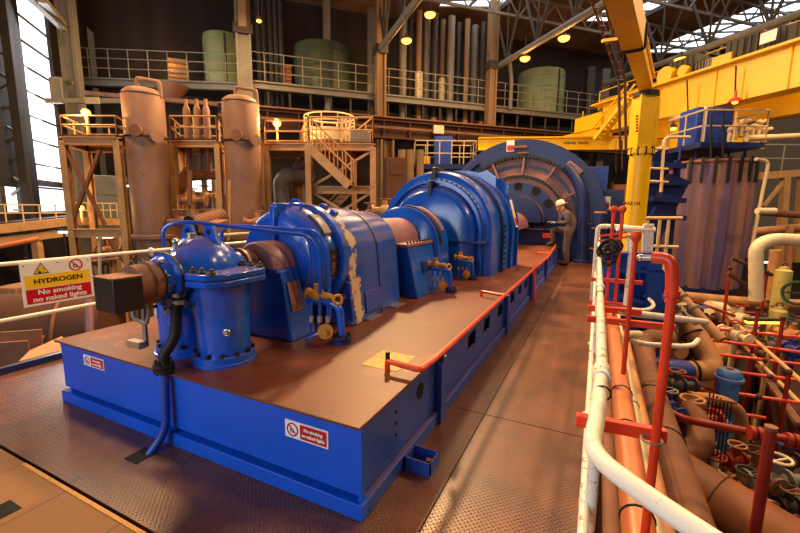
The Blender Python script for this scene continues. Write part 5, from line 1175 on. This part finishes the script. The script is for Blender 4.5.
for i, (q0, q1, l) in enumerate((((80,262),(135,257),'thin rail pipe behind the hydrogen sign end'),((100,275),(100,235),'short post pipe behind the hydrogen sign'),((110,240),(125,262),'ochre diagonal pipe behind the black motor box'),((160,240),(230,236),'long thin pipe behind the pump lugs'),((205,236),(280,232),'long thin pipe behind the front drum'),((190,205),(190,170),'upright pipe in the gap between the vessels'),((229,180),(229,240),'upright pale pipe touching the right vessel'),((385,225),(405,222),'short pipe left of the coupling guard'))):
    vpipe(l, [V(*q0,9.0), V(*q1,9.0)], .03+.01*(i % 3), (OCHRE,CREAM,RUST)[i % 3])
# ---- far structures under the mezzanine, behind the machines
for i, (px, py0, py1, w_, d, mt, l) in enumerate(((395,158,210,.8,16,RUSTD,'broad brown pillar right of the stair frame'),(150,190,240,1.4,13,GREYD,'dark machine block behind the left vessel'),(290,205,240,2.0,14,GREYD,'dark machine block behind the stairs'),(372,226,200,.6,12,RUST,'rusty box right of the stair frame foot'),(110,176,226,.9,14.3,CONC,'pale panel wall behind the crossed braces'))):
    p = V(px,py0,d); m = MB(); m.obox(Vector((p.x,p.y,(p.z-3)/2)), B, A, Z, w_, .5, p.z+3); o_ = m.ob('machine_block', mt, label=l, cat='block', bevel=.02)
    m = MB(); m.obox(Vector((p.x,p.y,p.z-.4))-A*.26, B, A, Z, w_*.7, .02, .5); m.ob('cover_panel', mt, o_)
for px, l in ((402,'first dark vertical duct right of the brown pillar'),(410,'second dark vertical duct right of the brown pillar'),(420,'third dark vertical duct right of the brown pillar')):
    vpipe(l, [V(px,150,17), V(px,215,17)], .16, TANC)
sp_ = T('instrument_platform', 'railed platform with small blue cabinet behind the main casing top', 'platform', V(440,165,14))
a_, b_ = V(410,166,17.2), V(476,165,18.0); zz = V(440,166,17.6).z
m = MB(); m.obox(Vector(((a_.x+b_.x)/2,(a_.y+b_.y)/2,zz-.08)), r0, fh, Z, 2.5, 1.3, .2); m.obox(Vector(((a_.x+b_.x)/2,(a_.y+b_.y)/2,(zz-.16-3)/2)), r0, fh, Z, 1.5, .9, zz-.16+3); m.ob('platform_base', BLUED, sp_)
m = MB(); e = r0*1.25; cc = Vector(((a_.x+b_.x)/2,(a_.y+b_.y)/2,0)); rails(m, [cc-e-fh*.6, cc+e-fh*.6, cc+e+fh*.6, cc-e+fh*.6, cc-e-fh*.6], zz, (.45,.95), .5, .024, 6); m.ob('railing', RAILY, sp_)
m = MB(); m.obox(cc-r0*.05+Z*(zz+.5)+fh*.1, r0, fh, Z, .75, .6, 1.4); m.ob('blue_cabinet', BLUEM, sp_, bevel=.01)
m = MB(); m.obox(cc-r0*.75+Z*(zz+.2), r0, fh, Z, .3, .3, .35); m.ob('yellow_box', YEL, sp_)
# ================================================================== HALL : columns, mezzanine, tanks, pipes, roof
D0 = 19.0
def cl(t, off=0): # point on the column line at screen slope t, pushed back by off
    d = (D0+off)/(1-.344*t); return L(t*d, d, 0)
def tt(px): return (px-400)/F
for px, w_, zb, mt, l in ((72,.4,1.2,CONC,'pale grey roof column right of the tall window'),(252,.55,3.9,CONC,'grey roof column between first and second green tanks'),(380,.42,4.9,TANC,'brown roof column left of the pipe bundle'),(485,.4,4.9,TANC,'brown roof column right of the pipe bundle')):
    if px == 72: p = V(71,60,12.6); p.z = 0
    else: p = cl(tt(px), -.3)
    m = MB(); m.ibeam((p.x,p.y,-3), (p.x,p.y,11.1), w_, w_, .09, B); m.beam((p.x,p.y,-3), (p.x,p.y,11.1), w_*.9, w_*.55, A); o_ = m.ob('roof_column', mt, label=l, cat='column')
    m = MB(); m.obox(Vector((p.x,p.y,8.25)), B, A, Z, w_*1.3, w_*1.3, .35); m.ob('column_head', GREYD, o_)
mz = T('mezzanine', 'long upper mezzanine floor with railings across the back of the hall', 'platform', cl(0)+Z*6.4)
segs = ((cl(tt(86), 2.2), cl(tt(252), .5)), (cl(tt(252)), cl(tt(600))))
fp, eb, rl = MB(), MB(), MB()
for e0, e1 in segs:
    fp.ext([e0+Z*6.42, e1+Z*6.42, e1+A*2.4+Z*6.42, e0+A*(.9 if e0.x < -14 else 2.9)+Z*6.42], Z*.1)
    eb.ibeam(e0+Z*6.4, e1+Z*6.4, .25, .3, .06); rails(rl, [e0-A*.02, e1-A*.02], 6.55, (.38,.75,1.1), .75, .02, 5)
fp.ob('floor_plate', GREYD, mz, split=True); eb.ob('edge_beam', GREY, mz); rl.ob('railing', RAILG, mz)
m = MB(); e0, e1 = segs[1]
for k in range(1, 22): q = e0.lerp(e1, k/22); m.cyl((q.x,q.y,5.4), (q.x,q.y,6.2), .05, n=5)
m.ob('hanger', GREYD, mz)
m = MB(); q0, q1 = cl(tt(82), .1), cl(tt(560), .1); m.beam(q0+Z*5.55, q1+Z*5.55, .2, .14); m.ob('lower_edge', RUST, mz)
gd_ = T('crane_runway_girder', 'deep brown runway girder below the mezzanine at the back', 'girder', cl(.1)+Z*4.6)
q0, q1 = cl(tt(225), -.5), cl(tt(690), -.5)
m = MB(); m.ibeam(q0+Z*4.95, q1+Z*4.95, .5, .8, .08); m.ob('girder_web', RUSTD, gd_)
m = MB(); m.beam(q0+Z*5.0-A*.26, q1+Z*5.0-A*.26, .05, .1); m.beam(q0+Z*5.42-A*.05, q1+Z*5.42-A*.05, .6, .06); m.ob('conductor_rail', RUST, gd_)
m = MB()
for k in range(22): q = q0.lerp(q1, (k+.5)/22)-A*.14; m.beam(q+Z*4.6, q+Z*5.3, .06, .2, A)
m.ob('stiffener', RUSTD, gd_)
m = MB(); q = cl(tt(436), -.9); m.obox(q+Z*5.05, B, A, Z, .5, .1, .35); m.ob('pale_plate', CREAM, gd_)
for px, l in ((385,'brown pillar under the runway girder left of the dark ducts'),(262,'dark pillar under the runway girder behind the round tank')):
    p = cl(tt(px), -.4); m = MB(); m.ibeam((p.x,p.y,-3), (p.x,p.y,4.5), .7, .6, .08, B); m.ob('girder_pillar', TANC, label=l, cat='column')
for i, (pl_, pr_, pyt, pyb, off, mt, l) in enumerate(((214,252,38,97,2.1,GREEN,'tall pale green tank left of the grey roof column'),(297,354,50,92,1.6,mat('shaded_green_paint',(70,84,66),.5,var=.2),'wide dim green tank behind the mezzanine railing centre'),(509,555,74,113,1.5,GREEN,'round green tank right of the brown roof column'))):  # middle tank's unlit look put into a darker green
    pc_ = (pl_+pr_)/2; c = cl(tt(pc_), off); d = c.dot(fh); zt, zb = V(pc_,pyt,d).z, V(pc_,pyb,d).z
    r = (pr_-pl_)/2/F*d*.93; t = T('green_tank', l, 'tank', (c.x,c.y,6.5))
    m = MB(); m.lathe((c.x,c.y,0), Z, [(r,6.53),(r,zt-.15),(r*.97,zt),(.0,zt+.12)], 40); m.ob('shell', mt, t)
    m = MB()
    for f in (.3,.6,.85): m.torus((c.x,c.y,6.5+(zt-6.5)*f), Z, r, .02, 40, 5)
    m.ob('plate_seam', mt, t)
    m = MB(); e = (r0*.5-fh).normalized(); m.tube([c+e*r*1.02+Z*6.6, c+e*r*1.02+Z*(zt-.1)], .05, 6); m.ob('side_pipe', GREYD, t)
k = 0
pw = {266:'first',271:'second',277:'third',282:'fourth',287:'fifth',330:'sixth',371:'seventh'}
for px, w_ in pw.items():
    p = cl(tt(px), 1.2 if px < 300 else .5); t = 'vertical pipe '+w_+' from the left behind the mezzanine railing'
    vpipe(t, [p+Z*5.2, p+Z*10.2], .1 if px < 300 else .16, GREY if px > 300 else GREYD, 'riser_pipe')
for i, px in enumerate((401,408,416,423,431,438,446,453,461,468,476)):
    p = cl(tt(px), .8+.5*(i % 2)); wd = ('first','second','third','fourth','fifth','sixth','seventh','eighth','ninth','tenth','eleventh')[i]
    t = vpipe(wd+' from the left in the tall pipe bundle between the brown columns', [p+Z*5.2, p+Z*10.6], .13+.05*(i % 3 == 0), (GREY,GREYD,TANC)[i % 3], 'riser_pipe')
    t['group'] = 'pipe bundle between the brown columns'
    m = MB(); m.cyl(p+Z*5.3, p+Z*5.9, .2, .14, 12); m.ob('pipe_foot', TAN, t)
    if i in (2, 5): m = MB(); m.cyl(p+Z*6.7-A*.03, p+Z*7.9-A*.03, .19, n=12); m.ob('white_sleeve', CREAM, t)
vpipe('bent grey pipe hanging right of the right brown column', [cl(tt(500),-.3)+Z*8.9, cl(tt(504),-.2)+Z*7.8, cl(tt(504),-.2)+Z*6.4], .1, GREY, 'riser_pipe', bend=.3)
for i, (px, l) in enumerate(((592,'pale pillar far back under the crane end'),(578,'dim pillar right of the last green tank'))):
    p = cl(tt(px), .6); m = MB(); m.beam((p.x,p.y,-3), (p.x,p.y,9.2), .4, .4); m.ob('far_pillar', GREYD if i else GREY, label=l, cat='column')
for i, (px0, px1, l) in enumerate(((183,196,'warm lit panel box under the first orange lamp on the mezzanine'),(284,294,'orange lit louvre panel behind the mezzanine pipes'))):
    p = cl(tt((px0+px1)/2), 1.6); d = p.dot(fh); z0, z1 = V(px0, 84 if i == 0 else 85, d).z, V(px0, 60 if i == 0 else 66, d).z
    m = MB(); m.obox(Vector((p.x,p.y,(z0+z1)/2)), B, A, Z, (px1-px0)*d/F*1.3, .3, z1-z0); o_ = m.ob('panel_box', OCHRE if i == 0 else ORANGE, label=l, cat='box')
    m = MB()
    for f in (.2,.4,.6,.8): m.obox(Vector((p.x,p.y,z0+(z1-z0)*f))-A*.16, B, A, Z, (px1-px0)*d/F*1.2, .03, .06)
    m.ob('slat', RUST, o_)
hp = MB(); p = cl(tt(182), .9); d = p.dot(fh); hp.lathe((p.x,p.y,0), Z, [(.0,V(182,101,d).z),(.25,V(182,100,d).z),(.6,V(182,88,d).z),(.6,V(182,86,d).z)], 20); hp.ob('hopper', RUST, label='rusty hopper hanging below the mezzanine above the gas bottles', cat='hopper')
# roof trusses along the hall, one from every column
def truss(p0, p1, zc, ht, lab, bays):
    t = T('roof_truss', lab, 'truss', (p0.x,p0.y,zc))
    m = MB(); m.cyl(p0+Z*zc, p1+Z*zc, .13, n=10); m.ob('bottom_chord', GREY, t)
    m = MB(); m.beam(p0+Z*(zc+ht), p1+Z*(zc+ht), .14, .2); m.ob('top_chord', GREYD, t)
    m = MB()
    for k in range(bays):
        q0, q1, q2 = p0.lerp(p1, k/bays), p0.lerp(p1, (k+.5)/bays), p0.lerp(p1, (k+1)/bays)
        m.cyl(q0+Z*(zc+ht), q1+Z*zc, .06, n=6); m.cyl(q1+Z*zc, q2+Z*(zc+ht), .06, n=6); m.cyl(q1+Z*zc, q1+Z*(zc+ht), .045, n=6)
    m.ob('lattice', GREYD, t)
for px, off, l in ((377,0,'roof truss running from the left brown column to the viewer'),(487,0,'roof truss running from the right brown column to the viewer'),(592,0,'roof truss starting behind the yellow crane end'),(680,0,'roof truss high above the crane girder on the right')):
    p0 = cl(tt(px), 0); truss(p0, p0-A*15, 8.25, 2.5, l, 7)
def lattice(q0, q1, zc, ht, lab, bays):
    t = T('roof_purlin', lab, 'truss', (q0.x,q0.y,zc))
    m = MB(); m.beam(q0+Z*zc, q1+Z*zc, .1, .1); m.beam(q0+Z*(zc+ht), q1+Z*(zc+ht), .1, .1); m.ob('chord', GREY, t)
    m = MB()
    for k in range(bays):
        a_, b_, c_ = q0.lerp(q1, k/bays), q0.lerp(q1, (k+.5)/bays), q0.lerp(q1, (k+1)/bays)
        m.cyl(a_+Z*zc, b_+Z*(zc+ht), .035, n=5); m.cyl(b_+Z*(zc+ht), c_+Z*zc, .035, n=5)
    m.ob('lattice', GREY, t)
for off, l in ((-1.5,'lattice purlin nearest the back wall under the roof'),(-4.5,'second lattice purlin from the back wall under the roof'),(-7.5,'third lattice purlin from the back wall under the roof'),(-10,'lattice purlin nearest the viewer under the roof')):
    c = L(0,D0,0)+A*off; lattice(c-B*9, c+B*24, 10.0, .8, l, 26)
b0 = V(236,-4,16.5); 
for px, l in ((250,'square brown hanging beam above the grey roof column'),):
    p = cl(tt(253), -.8); m = MB(); m.beam(p+Z*8.2, p+Z*11.1, .3, .3); m.ob('hanging_post', TANC, label=l, cat='beam')
# left wall steelwork
lc = T('window_column', 'dark lattice wall column at the left edge beside the tall window', 'column', V(8,150,10.4))
m = MB()
for px in (-26, 15): p = V(px,100,11.6); m.beam((p.x,p.y,-3), (p.x,p.y,11), .2, .2, B)
m.ob('column_leg', GREYD, lc)
m = MB(); z = 0
while z < 9:
    p, q = V(-26,100,11.6), V(15,100,11.6); m.beam((p.x,p.y,z), (q.x,q.y,z+.7), .07, .07); m.beam((q.x,q.y,z+.7), (p.x,p.y,z+1.4), .07, .07); m.obox(Vector(((p.x+q.x)/2,(p.y+q.y)/2,z)), r0, fh, Z, 1.1, .1, .06); z += 1.4
m.ob('lattice', GREY, lc)
cs = T('light_panel', 'small cream panel box on the wall left of the left vessel', 'box', V(58,90,12.8))
m = MB(); m.obox(V(58.5,90,12.8), r0, fh, Z, .33, .25, .68); m.ob('panel_body', CREAM, cs, bevel=.01)
m = MB(); m.obox(V(69.5,83,12.3), r0, fh, Z, .2, .1, .1); m.ob('camera_bracket', STEEL, cs)
lo = T('wall_gantry', 'grey ladder gantry slanting across the top of the tall window', 'gantry', V(45,20,11.5))
m = MB(); m.beam(V(28,-5,10.6), V(64,30,12.2), .14, .1); m.beam(V(42,0,10.8), V(62,24,12.2), .2, .12); m.ob('gantry_beam', GREY, lo)
m = MB()
for k in range(7): m.beam(V(36+4*k,4+3.8*k,10.9+.18*k), V(42+3.2*k,1+3.5*k,10.9+.18*k), .04, .04)
m.ob('rung', GREY, lo)
wbm = MB(); wbm.beam(V(45,101,11.5), V(125,101,12.5), .15, .12); wbm.ob('wall_beam', GREY, label='thin grey beam running behind the left vessel under the mezzanine', cat='beam')
wp_ = MB(); wp_.obox(V(92,100.5,11.8), r0, fh, Z, .4, .03, .18); wp_.ob('white_plate', CREAM, label='small white plate on the thin grey beam left of the left vessel', cat='plate')
# ================================================================== LAMPS (sodium fittings of the hall)
def lamp(px, py, d, lab, r=.2, watts=0, hang=1):
    c = V(px, py, d); t = T('sodium_lamp', lab, 'lamp', c)
    m = MB(); m.lathe(c, Z, [(r,0),(r*.9,.06),(r*.45,.13),(r*.25,.17),(r*.25,.26),(.0,.27)], 18); m.ob('lamp_shade', SHED, t)
    m = MB(); m.sph(c-Z*.02, r*.9, 1, 1, .6, 12); m.ob('bulb', LAMPE, t)
    m = MB(); m.cyl(c+Z*.26, c+Z*(.26+hang), .02, n=6); m.ob('hanger', GREYD, t)
    if watts:
        l = bpy.data.lights.new('sodium_light', 'POINT'); l.energy = watts; l.color = (1,.50,.14); l.shadow_soft_size = .2
        o = bpy.data.objects.new('sodium_light', l); COL.objects.link(o); o.location = c-Z*.35-fh*.25
for a in ((430,14,17,'lit orange lamp nearest the left roof glazing',.24,60,.6),(406.5,40,18,'lit orange lamp below the left roof truss',.24,60,.5),(525,58,18.5,'lit orange lamp left of two under the right roof truss',.24,60,.6),(564,37.5,16.5,'lit orange lamp right of two under the right roof truss',.24,60,.5),(614,14,12.5,'lit orange lamp behind the leaning jib arm',.2,60,.6),(681,59,17,'lit orange lamp above the crane girder',.26,80,.5),(259,20.5,15.5,'small pale lamp on the grey roof column top',.1,0,.6),(171,60,17.5,'small glaring orange lamp on the mezzanine left end',.16,120,.3),(673,128,14,'small orange lamp under the crane girder',.12,20,.3)): lamp(*a[:4], r=a[4], watts=a[5], hang=a[6])
def glare(px, py, d, lab, r, watts, foot):
    c = V(px, py, d); t = T('flood_lamp', lab, 'lamp', (c.x,c.y,c.z-foot))
    m = MB(); m.sph(c, r, 1, 1, 1, 16); m.ob('globe', LAMPE, t)
    m = MB(); m.cyl(c-Z*foot, c-Z*r*.8, .025, n=8); m.cyl(c-Z*(r*1.1), c-Z*r*.6, r*.5, n=12); m.ob('lamp_post', OCHRE, t)
    l = bpy.data.lights.new('flood_light', 'POINT'); l.energy = watts; l.color = (1,.52,.16); l.shadow_soft_size = r
    o = bpy.data.objects.new('flood_light', l); COL.objects.link(o); o.location = c-fh*(r+.15)
glare(86,113,8.8,'glaring sodium globe on the braced frame left of the vessels',.085,90,.55)
glare(277,123,10.6,'glaring sodium globe right of the right brown vessel',.1,130,.6)
glare(81,208,9.2,'small glaring globe low behind the crossed braces',.06,40,.3)
glare(358,94,18.8,'first small pale light low on the mezzanine edge',.06,6,.25)
glare(362.5,94,18.8,'second small pale light low on the mezzanine edge',.06,6,.25)
for px, py, d, w_, l in ((768,262,9.4,.5,'bright lit fluorescent strip behind the beige pipe bend'),(762,322,7.4,.6,'bright yellow lit strip under the scaffold right of the yellow rails'),(128,186,11,.3,'short lit strip beside the left vessel'),(105,237,9.6,.35,'short lit strip under the braced frame'),(64,232,8.9,.2,'short lit strip at the end of the side walkway')):
    c = V(px,py,d); t = T('strip_light', l, 'lamp', (c.x,c.y,-3)); m = MB(); m.cyl((c.x,c.y,-3), c, .025, n=6); m.ob('lamp_post', GREYD, t); m = MB(); m.obox(c, r0, fh, Z, w_, .08, .05); m.ob('tube', LAMPE if 'yellow' in l else PANE, t); m = MB(); m.obox(c+Z*.05, r0, fh, Z, w_*1.05, .12, .05); m.ob('housing', SHED, t)
# ================================================================== LIGHT
def area(name, loc, to, sx, sy, e, col):
    l = bpy.data.lights.new(name, 'AREA'); l.shape = 'RECTANGLE'; l.size = sx; l.size_y = sy; l.energy = e; l.color = col
    o = bpy.data.objects.new(name, l); COL.objects.link(o); o.location = loc
    o.rotation_euler = (vec(to)-vec(loc)).to_track_quat('-Z', 'Y').to_euler(); return o
SOD = (1, .60, .27)
area('roof_lamp_light', (-5.5, 11.0, 8.2), (-2.2, 3.5, .4), .6, .6, 1500, SOD)
area('roof_lamp_light', (-8.0, 3.5, 8.2), (-3.0, 2.5, .4), 1.0, 1.0, 600, SOD)
area('roof_lamp_light', (2.0, 9.0, 8.4), (.5, 5, 0), .6, .6, 560, SOD)
area('roof_lamp_light', (7, 4.0, 8.4), (3.0, 7, -1), .8, .8, 360, SOD)
area('roof_lamp_light', (-11, 6.0, 8.4), (-8, 9, 0), 1.0, 1.0, 170, SOD)
area('roof_lamp_light', L(3, 15, 8.0), L(3, 16, 2), 1.5, 1.5, 330, SOD)
area('roof_lamp_light', L(-5, 14, 8.0), L(-5, 16, 2), 1.5, 1.5, 200, SOD)
area('roof_lamp_light', L(11, 9, 7.6), L(10, 12, 2), 1.0, 1.0, 400, SOD)
area('rear_fill_light', (-4.0, -6.0, 3.5), (-2.2, 3.0, .6), 6, 4, 420, (.80,.9,1))  # added neutral fill behind the camera, no window known there
area('side_window_light', lw(13.8, -.3)+Z*5, L(0, 9, 2), 1.8, 5, 320, (.95,.97,1))
W = bpy.data.worlds.new('hall_ambient'); S.world = W; W.use_nodes = True
W.node_tree.nodes['Background'].inputs[0].default_value = (1, .66, .38, 1); W.node_tree.nodes['Background'].inputs[1].default_value = .06
S.view_settings.view_transform = 'Standard'; S.view_settings.look = 'None'; S.view_settings.exposure = .15; S.view_settings.gamma = 1
S.view_settings.use_curve_mapping = False
S.cycles.use_denoising = True; S.cycles.max_bounces = 6; S.cycles.sample_clamp_indirect = 4
